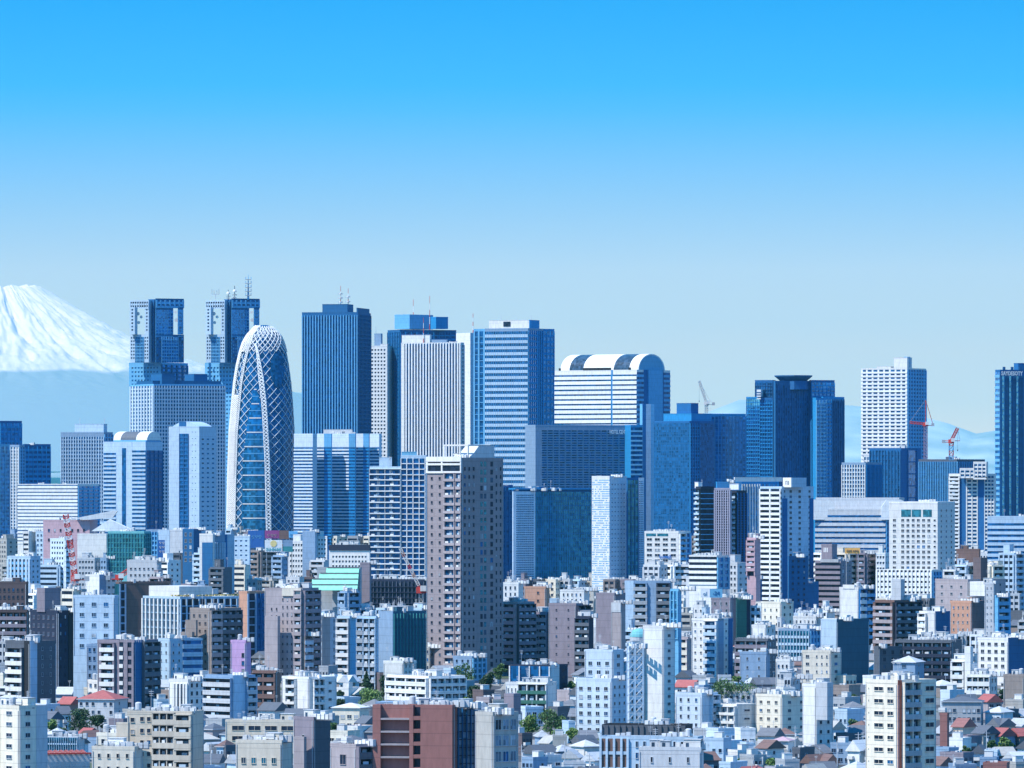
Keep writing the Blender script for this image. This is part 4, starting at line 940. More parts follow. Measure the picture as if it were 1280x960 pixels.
billboard('blue square billboard with pale characters below the cocoon tower', 310, 330, 663, 685, 4000, 'cblue', lambda t,w,h,z,S: glyphs(t, w*.25, z-h*.45, 1.6, 3, 'lblue', 1))
billboard('purple billboard with three pale characters below the cocoon tower', 331, 349, 663, 673, 3990, 'magenta', lambda t,w,h,z,S: glyphs(t, w*.18, z-h*.8, 1.6, 3, 'pink', 2))
billboard('dull brownish purple billboard right of the purple one', 349, 361, 663, 674, 3985, 'tile')
billboard('pale blue billboard with small characters beside the brownish purple one', 361, 372, 664, 672, 3980, 'steel', lambda t,w,h,z,S: glyphs(t, w*.15, z-h*.75, 1.2, 3, 'lblue', 3))
billboard('white billboard with a yellow emblem above teal lettering', 331, 353, 675, 690, 3900, 'white', lambda t,w,h,z,S: (wr(t, .7, z-h*.88, 'SUNPARK', 2.1, 'tealw', .95, .06), link('emblem', MB().cyl(0,0,0,.12,1.9,'yellow',16).mesh('emblem'), t, (w*.5, -.2, z-h*.3)).__setattr__('rotation_euler', (radians(90),0,0))))
billboard('small blue grey billboard right of the white emblem one', 354, 366, 675, 683, 3890, 'bgrey'); billboard('teal strip billboard right of the white emblem one', 354, 366, 683, 690, 3890, 'teal')
billboard('tall narrow blue street sign left of the pale grey building', 197, 206, 675, 697, 3700, 'cblue', lambda t,w,h,z,S: [glyphs(t, 1.0, z-2.4*i-2.2, 1.2, 2, 'white', i) for i in range(3)])
billboard('orange roof sign reading dark capitals in front of the very wide pale office', 1056, 1075, 685, 692, 3300, 'orsign', lambda t,w,h,z,S: wr(t, .8, z-h*.75, 'OPS KFG', 1.6, 'tile', .95))
billboard('white and light blue billboard standing on a roof near the white striped tower', 876, 903, 736, 747, 2800, 'lblue', lambda t,w,h,z,S: (link('white_panel', MB().box(0, w*.42, -.22, -.15, z-h, z, 'white').mesh('white_panel'), t), wr(t, w*.1, z-h*.75, 'ol', 2.2, 'bgrey'), wr(t, w*.55, z-h*.7, '-24', 2.2, 'dblue')))

# ------------------------------------------------------------------ tower cranes
def lattice(m, p, q, w, sect, mats, r=.14):
    p = Vector(p); q = Vector(q); d = (q-p); n = sect; a = Vector((0,1,0)); u = d.normalized().cross(a).normalized()
    cs = [a*w+u*w, a*w-u*w, -a*w-u*w, -a*w+u*w]
    for i in range(n):
        s0 = p+d*(i/n); s1 = p+d*((i+1)/n); mt = mats[(i*len(mats)*2//n) % len(mats)] if len(mats) > 1 else mats[0]
        for k in range(4):
            m.tube(s0+cs[k], s1+cs[k], r, mt, 3); m.tube(s0+cs[k], s1+cs[(k+1) % 4], r*.7, mt, 3)
            m.tube(s0+cs[k], s0+cs[(k+1) % 4], r*.7, mt, 3)
def crane(label, d, base, pivot, tip, mats, w=1.0, mastw=1.1, cab=True, back=None, mmast=None, bz=None, group='cranes over the rooftops', r=.16):
    S = d/F; g = ground(d) if bz is None else bz; P = lambda p: Vector(((p[0]-base[0])*S, 0, CZ+(HY-p[1])*S-g))
    t = thing('crane', label, 'crane', ((base[0]-640)*S, d, g), group)
    b0 = P(base); pv = P(pivot); tp = P(tip)
    if bz is None: b0.z = 0
    m = MB(); lattice(m, b0, pv, mastw, max(4, int((pv-b0).length/2.5)), mmast or mats, r); link('mast', m.mesh('mast'), t)
    m = MB(); lattice(m, pv, tp, w*.7, max(6, int((tp-pv).length/1.8)), mats, r); link('jib', m.mesh('jib'), t)
    m = MB(); m.box(pv.x-1.8, pv.x+1.8, -1.5, 1.5, pv.z-1.5, pv.z+.9, mats[0]).box(pv.x-.2, pv.x+2.2, -2.2, -1.5, pv.z-.6, pv.z+1.6, 'offw').box(pv.x-5*(1 if tip[0] > pivot[0] else -1)-1, pv.x-5*(1 if tip[0] > pivot[0] else -1)+1, -1.2, 1.2, pv.z-1.5, pv.z+.6, 'grey').box(min(pv.x, pv.x-5*(1 if tip[0] > pivot[0] else -1)), max(pv.x, pv.x-5*(1 if tip[0] > pivot[0] else -1)), -.9, .9, pv.z-1.2, pv.z-.8, mats[0])
    link('slewing_cab', m.mesh('slewing_cab'), t)
    if back is not None:
        q = P(back); m = MB(); m.tube(pv, q, .2, mats[0]); m.tube(q, tp, .09, 'grey'); m.tube(q, (pv.x-5*(1 if tip[0] > pivot[0] else -1), 0, pv.z), .2, mats[0]); link('stay', m.mesh('stay'), t)
    m = MB(); m.tube(tp, (tp.x, 0, max(tp.z-14, .5)), .06, 'dgrey'); m.box(tp.x-.3, tp.x+.3, -.3, .3, max(tp.z-15, .3), max(tp.z-14, 1.2), 'dgrey'); link('hook', m.mesh('hook'), t)
    HERO.append((min(base[0], tip[0], pivot[0])-2, max(base[0], tip[0], pivot[0])+3, min(tip[1], pivot[1]), max(base[1], pivot[1]), d, None, None))
    return t
crane('tall red and white lattice crane boom rising left of the lilac block', 2900, (96,737), (94,722), (82,643), ['red','white','red','white','red','white','red'], 1.5, 1.1, r=.24)
crane('red and white crane boom leaning to the right above the lilac block', 3050, (150,730), (149,721), (184,697), ['red','white','red','white','red','white','red','white'], 1.3, .9, r=.22)
crane('white luffing crane on the roof of the blue glass block', 4790, (883,516), (883,504), (874,476), ['offw'], 1.1, 1.0, back=(886,499), bz=CZ+(HY-517)*4790/F, r=.26)
crane('red luffing crane with a horizontal tie standing on the scaffolded building', 4380, (1189,575), (1189,551), (1197,535), ['red'], 1.2, 1.3, mmast=['steel','red'], back=(1200,551), bz=CZ+(HY-575)*4380/F, r=.28)
crane('faint red lattice crane mast in front of the slim white apartment tower', 4650, (1157,585), (1157,530), (1137,528), ['red'], 1.1, 1.2, mmast=['pink'], back=(1157,500), r=.22)
crane('slim white and red crane boom leaning left of the tall brown tower', 2700, (528,748), (526,737), (500,685), ['red','offw','offw','orange','offw','offw'], .7, .8, r=.16)
# ------------------------------------------------------------------ blocks of the middle distance and foreground
R_ = [
# name, label, cat, x0, xc, x1, yt, d, alpha, wall, front, side, yb, clutter, short
('showroom','low pink building with a tilted white canopy behind the red and white crane','shop',53,112,120,650,4000,14,'pink','P:nc=7,p=12,ww=.3,wh=.3,mt=7','N',672,5,'pink block'),
('event_hall','teal netted building beside a white blank hall','hall',134,180,187,664,3700,18,'tealw','G:nc=12,p=6,hw=.15,vw=.12,gl=gteal,hc=teal','G:nc=3,p=6,gl=gteal,hc=teal',696,5,'teal netted building'),
('event_hall','blank white hall left of the teal netted building','hall',96,133,136,667,3720,14,'offw','N','N',696,4,'blank white hall'),
(OB,'pale blue grey block with a curved edge behind the narrow blue sign',of,182,212,216,662,4000,15,'bgrey','.5 G:nc=4,p=6,gl=gnavy,hc=steel|.5 A:c=bluew','N',698,3,None),
(OB,'pale grey blank block between two dark blue ones below the curved-gable tower',of,212,228,230,662,3900,20,'lgrey','N','N',690,3,None),
(OB,'dark blue block with a white roof box, left of the fluted blue grey department store',of,228,242,251,661,3850,28,'dtower','P:nc=2,p=8,ww=.4','N',690,3,None),
('department_store','blue grey store with wavy vertical panels and a dark poster',of,250,267,292,668,3600,50,'bgrey','.7 A:c=slate,mt=10,mb=26,n=poster|.3 N','.55 G:nc=7,p=40,hw=.02,vw=.5,gl=gnavy,hc=bgrey,vc=bluew,mt=10|.1 A:c=dblue|.35 A:c=bluew',708,6,'wavy panel store'),
(OB,'white topped block attached to the left of the wavy panel store',of,249,266,268,667,3590,20,'offw','.2 N|.8 A:c=dtower,mt=11,n=poster','N',700,3,None),
(OB,'grey block right of the wavy panel store',of,290,312,313,670,3650,15,'bluew','P:nc=3,p=6,ww=.3,wh=.3,gl=gnavy','N',705,4,None),
(OB,'light blue grey slim block right of the coloured billboards',of,378,394,396,664,3900,18,'bluew','A:c=bgrey','N',700,2,None),
(OB,'white office with two rows of square windows under a dark blue band',of,411,462,463,681,3300,12,'offw','P:nc=11,p=5.9,ww=.4,wh=.42,mt=12','N',715,5,'white office under a dark band'),
('rooftop_building','mint green stepped roof building left of the white-lined balcony tower','hall',396,450,452,709,3000,12,'grey','N','N',737,0,'mint stepped roof'),
(OB,'grey shaded block between the mint roof and the balcony tower',of,450,462,464,703,3010,20,'mauve','N','N',730,1,None),
('construction_site','dark scaffolded building site left of the tall brown tower','building site',452,530,533,724,2750,16,'navy','G:nc=16,p=7,hw=.1,vw=.15,gl=gdark,hc=navy,vc=scaff,dh=.9','N',760,16,'dark scaffolded site'),
('netted_building','building wrapped in deep blue construction netting left of the tall brown tower','building site',473,492,532,764,2450,60,'netting','A:c=bgrey,pr=.4','G:nc=10,p=8,hw=.02,vw=.06,gl=netting,hc=netting,vc=teal',840,18,'blue netted building'),
(OB,'light blue low block with small windows below the mint stepped roof',of,397,420,424,737,2750,22,'bluew','G:nc=4,p=6,gl=gnavy,hc=steel,vc=bluew','N',768,4,None),
(AP,'lilac and white low block behind the red and white cranes',ab,158,196,201,700,3000,18,'lgrey','P:nc=6,p=8,ww=.4,wh=.3,mt=7','N',720,6,'pale lilac low block'),
(AP,'blue and white block with tall paired window columns at the left edge',ab,8,38,49,695,2900,28,'bluew','G:nc=6,p=6.6,hw=.5,vw=.5,gl=gdark,hc=steel,vc=bluew,mt=4','P:nc=2,p=6.6,ww=.3,wh=.4',742,3,'blue and white window-column block'),
(AP,'dark brown block with a grid of dim windows at the left edge',ab,-6,33,35,727,2600,14,'dbrown','P:nc=6,p=9,ww=.45,wh=.45,mt=6,fr=brown','N',760,4,None),
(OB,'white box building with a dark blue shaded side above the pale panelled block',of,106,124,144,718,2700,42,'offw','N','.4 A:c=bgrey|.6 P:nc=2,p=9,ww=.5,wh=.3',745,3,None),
('theatre','broad brown blank hall with a green glass corner above the pale lattice office','hall',144,149,212,727,2900,68,'tile','G:nc=3,p=20,hw=.05,vw=.1,gl=gteal,hc=teal','.13 G:nc=1,p=10,hw=.2,vw=.2,gl=gdark,hc=bgrey|.87 N',800,1,'broad brown hall'),
(OB,'long pale office with a lattice of slim white mullions and a yellow planted roof',of,174,225,302,746,2420,60,'bluew','G:nc=9,p=9.3,hw=.18,vw=.3,gl=gmid,hc=bgrey,vc=offw,dv=.8,mt=3','G:nc=10,p=9.3,hw=.15,vw=.2,gl=gdark,hc=bgrey,vc=bluew,dv=.6,mt=3',800,2,'pale lattice office'),
(AP,'orange beige slab edge with dark glass bays right of the pale lattice office',ab,298,309,330,739,2400,50,'orange','N','.5 G:nc=1,p=10,hw=.15,vw=.15,gl=gdark,hc=bgrey|.5 G:nc=2,p=10,hw=.15,vw=.1,gl=gnavy,hc=dblue',812,2,'orange beige slab'),
(AP,'pale blue panelled block behind the navy apartment block',ab,91,143,147,744,2450,12,'bluew','P:nc=3,p=13,ww=.35,wh=.35,mt=5,gl=gmid','N',805,4,'pale panelled block'),
(AP,'dark navy apartment block with rows of small windows and a purple roof box',ab,34,72,108,763,2350,52,'navy','P:nc=5,p=10.4,ww=.35,wh=.45,mt=4,gl=gmid,fr=mauve','.35 P:nc=2,p=10.4,ww=.3,wh=.4|.65 A:c=black,pr=.3',858,6,'navy apartment block'),
(AP,'brown balcony block with mauve parapets at the left edge behind the navy block',ab,-8,34,36,762,2360,12,'dbrown','B:nc=5,p=9.3,ph=.4,pc=mauve','N',800,5,None),
(AP,'black fronted block with white balcony parapets and a pale blue windowed side, left edge',ab,4,37,68,801,2250,48,'slate','.1 N|.68 B:nc=1,p=10.7,ph=.45,pc=offw,mt=9|.22 A:c=black','.28 A:c=bluew|.72 P:nc=2,p=10.7,ww=.14,wh=.42,mt=5',880,5,'black and white balcony block'),
(AP,'grey brown ten storey block with white balcony panels and a dark right half',ab,120,168,195,800,2250,30,'mauve','.1 N|.4 B:nc=1,p=10.7,ph=.45,pc=offw,mt=4|.1 A:c=mauve|.1 G:nc=1,p=10.7,hw=.45,hc=offw,vw=0|.08 N|.22 G:nc=1,p=10.7,hw=.4,hc=mauve','.3 A:c=dtower,n=recess|.7 B:nc=2,p=10.7,ph=.5,pc=slate,sc=slate',886,5,'grey brown ten storey block'),  # flat dark panel on the side; the groove's shade is its colour
(AP,'white pale blue stepped building with many little roofs right of the grey brown block',ab,196,212,252,798,2300,62,'bluew','P:nc=2,p=10,ww=.25,wh=.35','.4 P:nc=2,p=10,ww=.2,wh=.3|.6 G:nc=1,p=10,hw=.55,hc=bluew,vw=0,gl=gnavy',848,7,'white stepped block'),
(AP,'taupe apartment block with a stepped left shoulder and dark balconies at its right',ab,236,262,300,760,2330,50,'taupe','P:nc=3,p=9.6,ww=.3,wh=.35,mt=5','.35 B:nc=1,p=9.6,ph=.5,pc=pinkgrey|.65 B:nc=3,p=9.6,ph=.45,pc=slate,sc=slate,gl=gdark',842,5,'stepped taupe block'),
(OB,'lilac purple box with two square windows in front of the stepped taupe block',of,288,307,313,800,2250,20,'lilac','.65 N|.35 P:nc=1,p=10,ww=.5,wh=.5,mt=14,fr=dgrey','N',842,1,'lilac box'),
(AP,'white striped balcony block with a plain pale blue end wall',ab,255,291,318,844,2180,46,'bgrey','B:nc=1,p=10.2,ph=.5,pc=lgrey,mt=4,vw=.01,gl=gdark','.55 A:c=bluew|.45 B:nc=1,p=10.2,ph=.45,pc=lgrey',898,2,'striped balcony block'),
(AP,'white block with dark vertical slats and a dark shaded side',ab,210,235,256,849,2230,40,'offw','.25 N|.7 G:nc=4,p=40,hw=.0,vw=.45,gl=gdark,vc=offw,mt=6','P:nc=3,p=10,ww=.4,wh=.5',890,4,'slatted white block'),
(AP,'large taupe apartment block stepping down to the left, pale upper floor',ab,330,378,397,735,2500,26,'pinkgrey','.1 N|.3 P:nc=2,p=9.3,ww=.22,wh=.35,mt=22|.4 P:nc=3,p=9.3,ww=.22,wh=.35,mt=10|.2 B:nc=1,p=9.3,ph=.45,pc=pinkgrey','B:nc=2,p=9.3,ph=.5,pc=mauve,sc=mauve',842,4,'large taupe block'),
(AP,'taupe block with curved white balcony ends in front of the large taupe block',ab,355,378,388,793,2380,30,'taupe','P:nc=4,p=9.3,ww=.18,wh=.3,mt=4','B:nc=1,p=9.3,ph=.5,pc=bluew,mt=3',842,4,None),
(AP,'two tone block, white and grey, with three small windows, right of the large taupe block',ab,385,402,422,769,2450,42,'bluew','A:c=offw,mb=32','A:c=grey,pr=.2|P:nc=1,p=9,ww=.1',832,3,'two tone block'),
(AP,'narrow block of white zigzag balconies beside the two tone block',ab,421,437,446,770,2420,25,'bluew','B:nc=1,p=9.5,ph=.45,pc=offw,sc=grey','A:c=lblue',842,3,'zigzag balcony block'),
(AP,'grey block with slanted balcony stacks left of the blue netted building',ab,446,470,473,770,2350,16,'bluew','.35 B:nc=1,p=10,ph=.5,pc=grey,sc=bgrey|.65 B:nc=2,p=10,ph=.4,pc=lgrey,sc=bluew,pw=.6','N',850,3,None),
(AP,'brown stepped balcony building between the striped balcony block and the white columned block',ab,315,345,350,838,2300,20,'tile','B:nc=2,p=10.4,ph=.45,pc=tile','N',885,5,None),
(AP,'white block with two black window columns and a water tank',ab,351,386,420,846,2200,50,'offw','.22 N|.34 B:nc=1,p=10.4,ph=.25,pc=offw,vw=.02|.44 N','.12 N|.4 B:nc=2,p=10.4,ph=.25,pc=offw,gl=gdark|.48 P:nc=1,p=10.4,ww=.25,wh=.3',895,9,'white black-columned block'),
(AP,'white long apartment building covered in balconies, left of the tree grove',ab,483,536,581,845,2210,55,'offw','B:nc=4,p=9.5,ph=.5,pc=white,mt=3','B:nc=5,p=9.5,ph=.35,pc=offw,mt=3,gl=gmid',878,12,'white long balcony building'),
(OB,'white grey box house above the long white balcony building',of,479,504,520,826,2260,30,'offw','N','P:nc=3,p=8,ww=.2',848,3,None),
('chapel','small building with a curved white roof at the foot of the tall brown tower','hall',539,560,568,816,2470,25,'grey','P:nc=4,p=7,ww=.25,wh=.25,mt=6','N',832,1,'curved white roof'),
(OB,'low blue grey block with a glass front at the foot of the tall brown tower',of,566,590,607,820,2440,30,'bgrey','P:nc=3,p=7,ww=.3','G:nc=3,p=7,gl=gteal,hc=lblue',842,4,None),
(AP,'pinkish stepped apartment block right of the tall brown tower',ab,629,646,668,752,2450,48,'pinkgrey','B:nc=1,p=8.4,ph=.5,pc=pink,mt=3','B:nc=3,p=8.4,ph=.45,pc=mauve,sc=slate',830,3,'pinkish stepped block'),
(AP,'peach coloured slim block with small windows right of the pinkish stepped block',ab,655,682,687,733,2650,18,'orange','.5 N|.3 P:nc=1,p=10,ww=.35,wh=.3|.2 N','N',766,3,'peach slim block'),
(AP,'mauve block with brown balconies in front of the mauve wall',ab,665,684,692,765,2420,24,'mauve','B:nc=2,p=9,ph=.5,pc=pinkgrey','A:c=navy',828,4,None),
(AP,'block with bright white parapets beside a tall mauve wall',ab,690,706,708,766,2400,15,'slate','B:nc=1,p=9,ph=.5,pc=lgrey','N',828,3,None),
(AP,'tall plain mauve wall block with a dark balcony side',ab,686,720,736,754,2460,28,'mauve','P:nc=2,p=11,ww=.1,wh=.2','B:nc=2,p=9,ph=.45,pc=mauve,sc=navy',834,3,'plain mauve wall block'),
(AP,'white clustered low houses on a ledge right of the peach block',ab,628,648,654,728,2900,20,'offw','P:nc=3,p=8,ww=.3','N',750,6,None),
(AP,'white clustered block above the plain mauve wall block',ab,700,730,737,737,2750,15,'offw','P:nc=5,p=7,ww=.3','N',756,7,None),
(AP,'dark grey apartment block left of the mauve brown slab',ab,720,738,742,770,2500,30,'navy','B:nc=2,p=9,ph=.4,pc=slate','N',838,3,None),
(AP,'mauve brown slab with a white top band',ab,745,768,782,741,2600,35,'mauve','A:c=mauve,mt=8','N',806,3,'mauve brown slab'),
(AP,'taupe stair tower in front of the mauve brown slab',ab,764,776,782,753,2520,28,'pinkgrey','A:c=lgrey,mb=12','N',804,1,None),
(AP,'long grey blue apartment row with vertical white joints right of the mauve brown slab',ab,781,838,840,726,2650,10,'bgrey','.2 A:c=bluew|.3 B:nc=1,p=8.7,ph=.45,pc=grey|.2 A:c=bgrey|.3 B:nc=1,p=8.7,ph=.45,pc=dgrey,sc=navy','N',786,6,'grey blue apartment row'),
(AP,'light blue slim block right of the grey blue apartment row',ab,838,848,852,736,2600,30,'lblue','G:nc=2,p=12,hw=.1,gl=gsky,hc=lblue','N',775,2,None),
(AP,'dark apartment block with slanted end behind the white and blue billboard',ab,858,863,912,722,2900,65,'bgrey','A:c=lgrey','G:nc=5,p=6.8,hw=.35,vw=.12,gl=gdark,hc=slate,vc=bgrey',760,4,'dark block behind the billboard'),
(AP,'white long low office with strip windows behind the dark block with the billboard',ab,862,896,912,694,3200,32,'offw','G:nc=1,p=7,hw=.5,vw=0,hc=white,mt=2','G:nc=2,p=8,gl=gblue,hc=lblue',716,6,'white long low office'),
(AP,'pink balcony block left of the white striped tower',ab,934,945,951,672,3200,28,'pink','B:nc=1,p=6.4,ph=.5,pc=pink','N',700,3,'pink balcony block'),
(OB,'dark teal glass box at the left foot of the white striped tower',of,934,936,952,722,2850,55,'dtower','N','G:nc=3,p=8,hw=.15,gl=gteal,hc=dtower',755,1,None),
(AP,'mauve low block with paired windows above the white twelve storey block',ab,889,913,919,747,2650,20,'mauve','P:nc=3,p=9,ww=.3,wh=.4','N',772,5,None),
(AP,'white curved little block with round openings above the white twelve storey block',ab,866,880,886,756,2600,25,'offw','P:nc=2,p=9,ww=.3,wh=.3','N',772,3,None),
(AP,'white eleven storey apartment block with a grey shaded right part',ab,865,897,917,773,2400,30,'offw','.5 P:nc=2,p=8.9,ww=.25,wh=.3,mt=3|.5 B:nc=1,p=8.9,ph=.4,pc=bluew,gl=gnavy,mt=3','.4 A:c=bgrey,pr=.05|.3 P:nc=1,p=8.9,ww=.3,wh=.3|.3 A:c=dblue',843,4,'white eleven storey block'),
(AP,'dark building with a green tinted top right of the white eleven storey block',ab,917,920,939,747,2500,55,'navy','N','.7 A:c=green,pr=.2|.3 N',800,2,'green topped dark building'),
(AP,'pink and white slanted balcony building behind the tall white slab',ab,843,860,866,796,2400,22,'pinkgrey','B:nc=1,p=9.5,ph=.55,pc=cream','N',838,3,None),
(AP,'grey brown apartment block with a lighter lower front',ab,920,960,971,798,2380,22,'slate','B:nc=3,p=9,ph=.45,pc=mauve','P:nc=2,p=9,ww=.3',845,5,'grey brown wide block'),
(AP,'bluish grey annex in front of the grey brown wide block',ab,925,958,963,815,2320,15,'bgrey','P:nc=2,p=11,ww=.12,wh=.3','N',846,2,None),
(AP,'white square roof house above the grey brown wide block',ab,940,957,970,781,2450,35,'offw','N','P:nc=2,p=9,ww=.2',800,3,None),
('round_building','round roofed pale blue office with ribbon windows','office',974,1012,1029,786,2400,28,'bgrey','G:nc=10,p=9,hw=.35,vw=.15,gl=gteal,hc=bluew,mt=3','G:nc=4,p=9,hw=.4,gl=gnavy,hc=steel',822,8,'pale blue ribbon office'),
(AP,'sand coloured gabled block with four windows below the white striped tower',ab,952,976,993,752,2550,38,'cream','P:nc=3,p=9,ww=.2,wh=.35,mt=6','P:nc=2,p=9,ww=.25,wh=.4',784,3,'sand gabled block'),
(AP,'white crowded block with many roof boxes right of the sand gabled block',ab,992,1020,1028,770,2500,25,'offw','P:nc=5,p=9,ww=.35,wh=.4','P:nc=2,p=9,ww=.3',815,10,'white crowded block'),
(AP,'white four window house right of the pale blue ribbon office',ab,970,987,993,824,2300,22,'offw','P:nc=3,p=12,ww=.4,wh=.35','N',846,2,None),
(AP,'beige stepped apartment block between the white house and the deep blue box',ab,1003,1038,1053,813,2280,28,'sand','.4 P:nc=1,p=9.5,ww=.3,wh=.35|.6 P:nc=3,p=9.5,ww=.22,wh=.3','P:nc=1,p=9.5,ww=.3,wh=.35',856,4,'beige stepped block'),
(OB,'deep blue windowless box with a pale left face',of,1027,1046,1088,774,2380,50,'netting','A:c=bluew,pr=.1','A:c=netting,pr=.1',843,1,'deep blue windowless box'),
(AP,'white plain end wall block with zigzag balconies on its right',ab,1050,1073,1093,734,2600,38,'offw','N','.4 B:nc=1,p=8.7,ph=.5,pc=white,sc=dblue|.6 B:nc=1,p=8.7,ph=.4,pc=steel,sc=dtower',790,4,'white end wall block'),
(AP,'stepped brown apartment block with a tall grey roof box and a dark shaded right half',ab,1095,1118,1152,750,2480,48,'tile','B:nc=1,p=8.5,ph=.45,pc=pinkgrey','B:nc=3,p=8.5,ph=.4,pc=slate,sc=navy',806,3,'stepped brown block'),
(AP,'white six storey block with a dark blue right side between the brown blocks',ab,1150,1169,1191,764,2450,42,'offw','.5 B:nc=1,p=8.5,ph=.5,pc=white|.5 N','A:c=dtower',796,3,'white six storey block'),  # dark side panel paints the shade of a white wall
(AP,'orange brick apartment block with rounded left edge',ab,1189,1214,1232,751,2430,38,'orange','P:nc=4,p=9.2,ww=.22,wh=.32,mt=4','A:c=brown',792,6,'orange brick block'),
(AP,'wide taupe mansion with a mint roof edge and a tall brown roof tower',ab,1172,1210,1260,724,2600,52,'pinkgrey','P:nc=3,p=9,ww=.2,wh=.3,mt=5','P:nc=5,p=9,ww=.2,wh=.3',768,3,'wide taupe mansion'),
(AP,'pale grey stair tower right of the orange brick block',ab,1231,1242,1244,728,2420,20,'lgrey','P:nc=2,p=8,ww=.2,wh=.2','N',796,2,'pale stair tower'),
(AP,'blue shaded balcony block right of the pale stair tower',ab,1243,1245,1262,744,2430,55,'steel','N','B:nc=1,p=9,ph=.45,pc=steel',796,2,None),
(OB,'white office with a neat grid of square windows near the right edge',of,1224,1260,1292,797,2300,42,'offw','P:nc=4,p=9.1,ww=.45,wh=.42,mt=4','A:c=dtower',845,4,'white neat-grid office'),  # side panel's dark blue stands in for shade on the white wall
(AP,'white block with wide balcony stripes and a white chimney tower',ab,1190,1206,1215,824,2280,26,'offw','B:nc=1,p=10.5,ph=.45,pc=offw','N',866,3,'white striped chimney block'),
(AP,'white terrace building with slanted arches right of the chimney block',ab,1210,1238,1248,843,2230,22,'offw','B:nc=4,p=11,ph=.45,pc=white','P:nc=2,p=10,ww=.3',868,5,None),
(AP,'plain mauve beige box at the right edge',ab,1255,1280,1290,843,2220,22,'taupe','N','N',872,2,None),
(AP,'dark terraced hillside building behind the pyramid roofed house',ab,1120,1190,1205,800,2350,20,'slate','B:nc=6,p=9,ph=.4,pc=navy','N',850,12,'dark terraced building'),
(AP,'dark brown low block in the shade behind the white crowded block',ab,1093,1098,1135,808,2400,60,'slate','N','P:nc=3,p=9,ww=.3',850,3,None),
# foreground
(AP,'cream apartment block at the left bottom corner with zigzag side stairs',ab,-30,24,57,882,1740,48,'cream','.5 B:nc=3,p=14,ph=.45,pc=cream,mt=5|.5 P:nc=1,p=13.7,ww=.3,wh=.3,mt=3','.6 P:nc=1,p=13.7,ww=.3,wh=.36,mt=3|.4 A:c=lgrey',985,8,'corner cream block'),
(AP,'large beige apartment block with balcony rows and a slanting left shoulder',ab,158,240,252,889,1760,14,'beige','.16 P:nc=1,p=15,ww=.4,wh=.35,mt=4|.24 P:nc=2,p=14.6,ww=.5,wh=.35,mt=3|.34 B:nc=3,p=14.6,ph=.42,pc=beige,mt=2|.26 B:nc=1,p=14.6,ph=.5,pc=beige,mt=4,gl=gdark','N',985,9,'large beige block'),
(AP,'small beige house block in front of the large beige one, with a dark roof edge',ab,114,168,176,933,1700,14,'sand','P:nc=4,p=16,ww=.25,wh=.32,mt=4','N',985,6,None),
(AP,'small beige roof house left of the large beige block',ab,120,150,157,916,1740,20,'cream','P:nc=2,p=16,ww=.3,wh=.35','N',945,3,None),
(AP,'low glass railed terrace building beside the corner cream block',ab,56,97,104,921,1850,16,'lgrey','G:nc=14,p=9,hw=.2,vw=.1,gl=gteal,hc=bluew,mt=1,nf=1','N',945,5,None),
(AP,'long low beige block with four strip windows per floor',ab,281,375,381,900,1950,12,'beige','P:nc=4,p=13,ww=.72,wh=.42,mt=4','N',930,3,'long beige low block'),
(AP,'beige house with a dark pergola roof below the long beige low block',ab,294,352,364,925,1760,16,'sand','P:nc=4,p=20,ww=.4,wh=.35,mt=16,gl=gteal','N',985,6,None),
(AP,'tall mauve brown stair tower in the foreground',ab,366,392,412,896,1740,44,'mauve','.3 N|.4 P:nc=1,p=14,ww=.3,wh=.25,mt=18|.3 N','A:c=slate,pr=.15',985,1,'mauve stair tower'),
(AP,'mauve grey block with a hipped roof edge and balconies beside the red brick block',ab,412,445,482,930,1700,48,'pinkgrey','P:nc=1,p=20,ww=.25,wh=.6,mt=10','B:nc=2,p=15,ph=.5,pc=slate,sc=mauve,mt=3',985,3,None),
(OB,'big red brick block with deep shaded balconies at its left, bottom centre',of,467,567,571,881,1700,10,'brick','.1 A:c=brick,pr=1.8|.36 G:nc=1,p=16,hw=.14,vw=0,dh=1.75,mt=3,gl=brick,hc=pinkgrey|.05 A:c=brick,pr=1.8|.09 G:nc=1,p=16,hw=.3,hc=brick,vw=0,dh=1.75,mt=3,gl=gdark|.4 A:c=brick,pr=1.8','N',985,10,'red brick block'),
(OB,'dark glass slice with white blinds attached to the red brick block',of,570,572,593,882,1705,62,'navy','N','G:nc=4,p=10,hw=.1,vw=.12,gl=glite,hc=navy,vc=dblue',985,1,None),
(OB,'pale concrete building with large windows on its shaded side, bottom centre',of,594,616,648,890,1690,52,'conc','N','P:nc=3,p=20,ww=.72,wh=.62,mt=6,gl=glite',985,3,'pale concrete building'),
(AP,'white block with a curtain-like set of small windows beside a steel stair frame',ab,731,766,780,812,2120,26,'pblue','P:nc=3,p=11,ww=.42,wh=.42,mt=12,ml=.05','P:nc=1,p=11,ww=.3,wh=.4',850,3,'white hotel block'),
(AP,'lower front part of the white hotel with rows of square windows',ab,720,764,785,848,2100,30,'pblue','P:nc=4,p=10.3,ww=.4,wh=.42,mt=8,ml=.03','P:nc=3,p=10.3,ww=.28,wh=.34,mt=6',912,3,'white hotel front'),
(AP,'tall plain white slab with one column of small windows, right of the steel stair frame',ab,804,829,844,782,2130,32,'offw','N','P:nc=1,p=9.5,ww=.25,wh=.35,mt=8',902,3,'tall white slab'),
(AP,'white blue shaded wing between the steel stair frame and the tall white slab',ab,784,786,806,808,2140,60,'pblue','N','P:nc=3,p=10,ww=.3,wh=.35,mt=4',902,3,None),
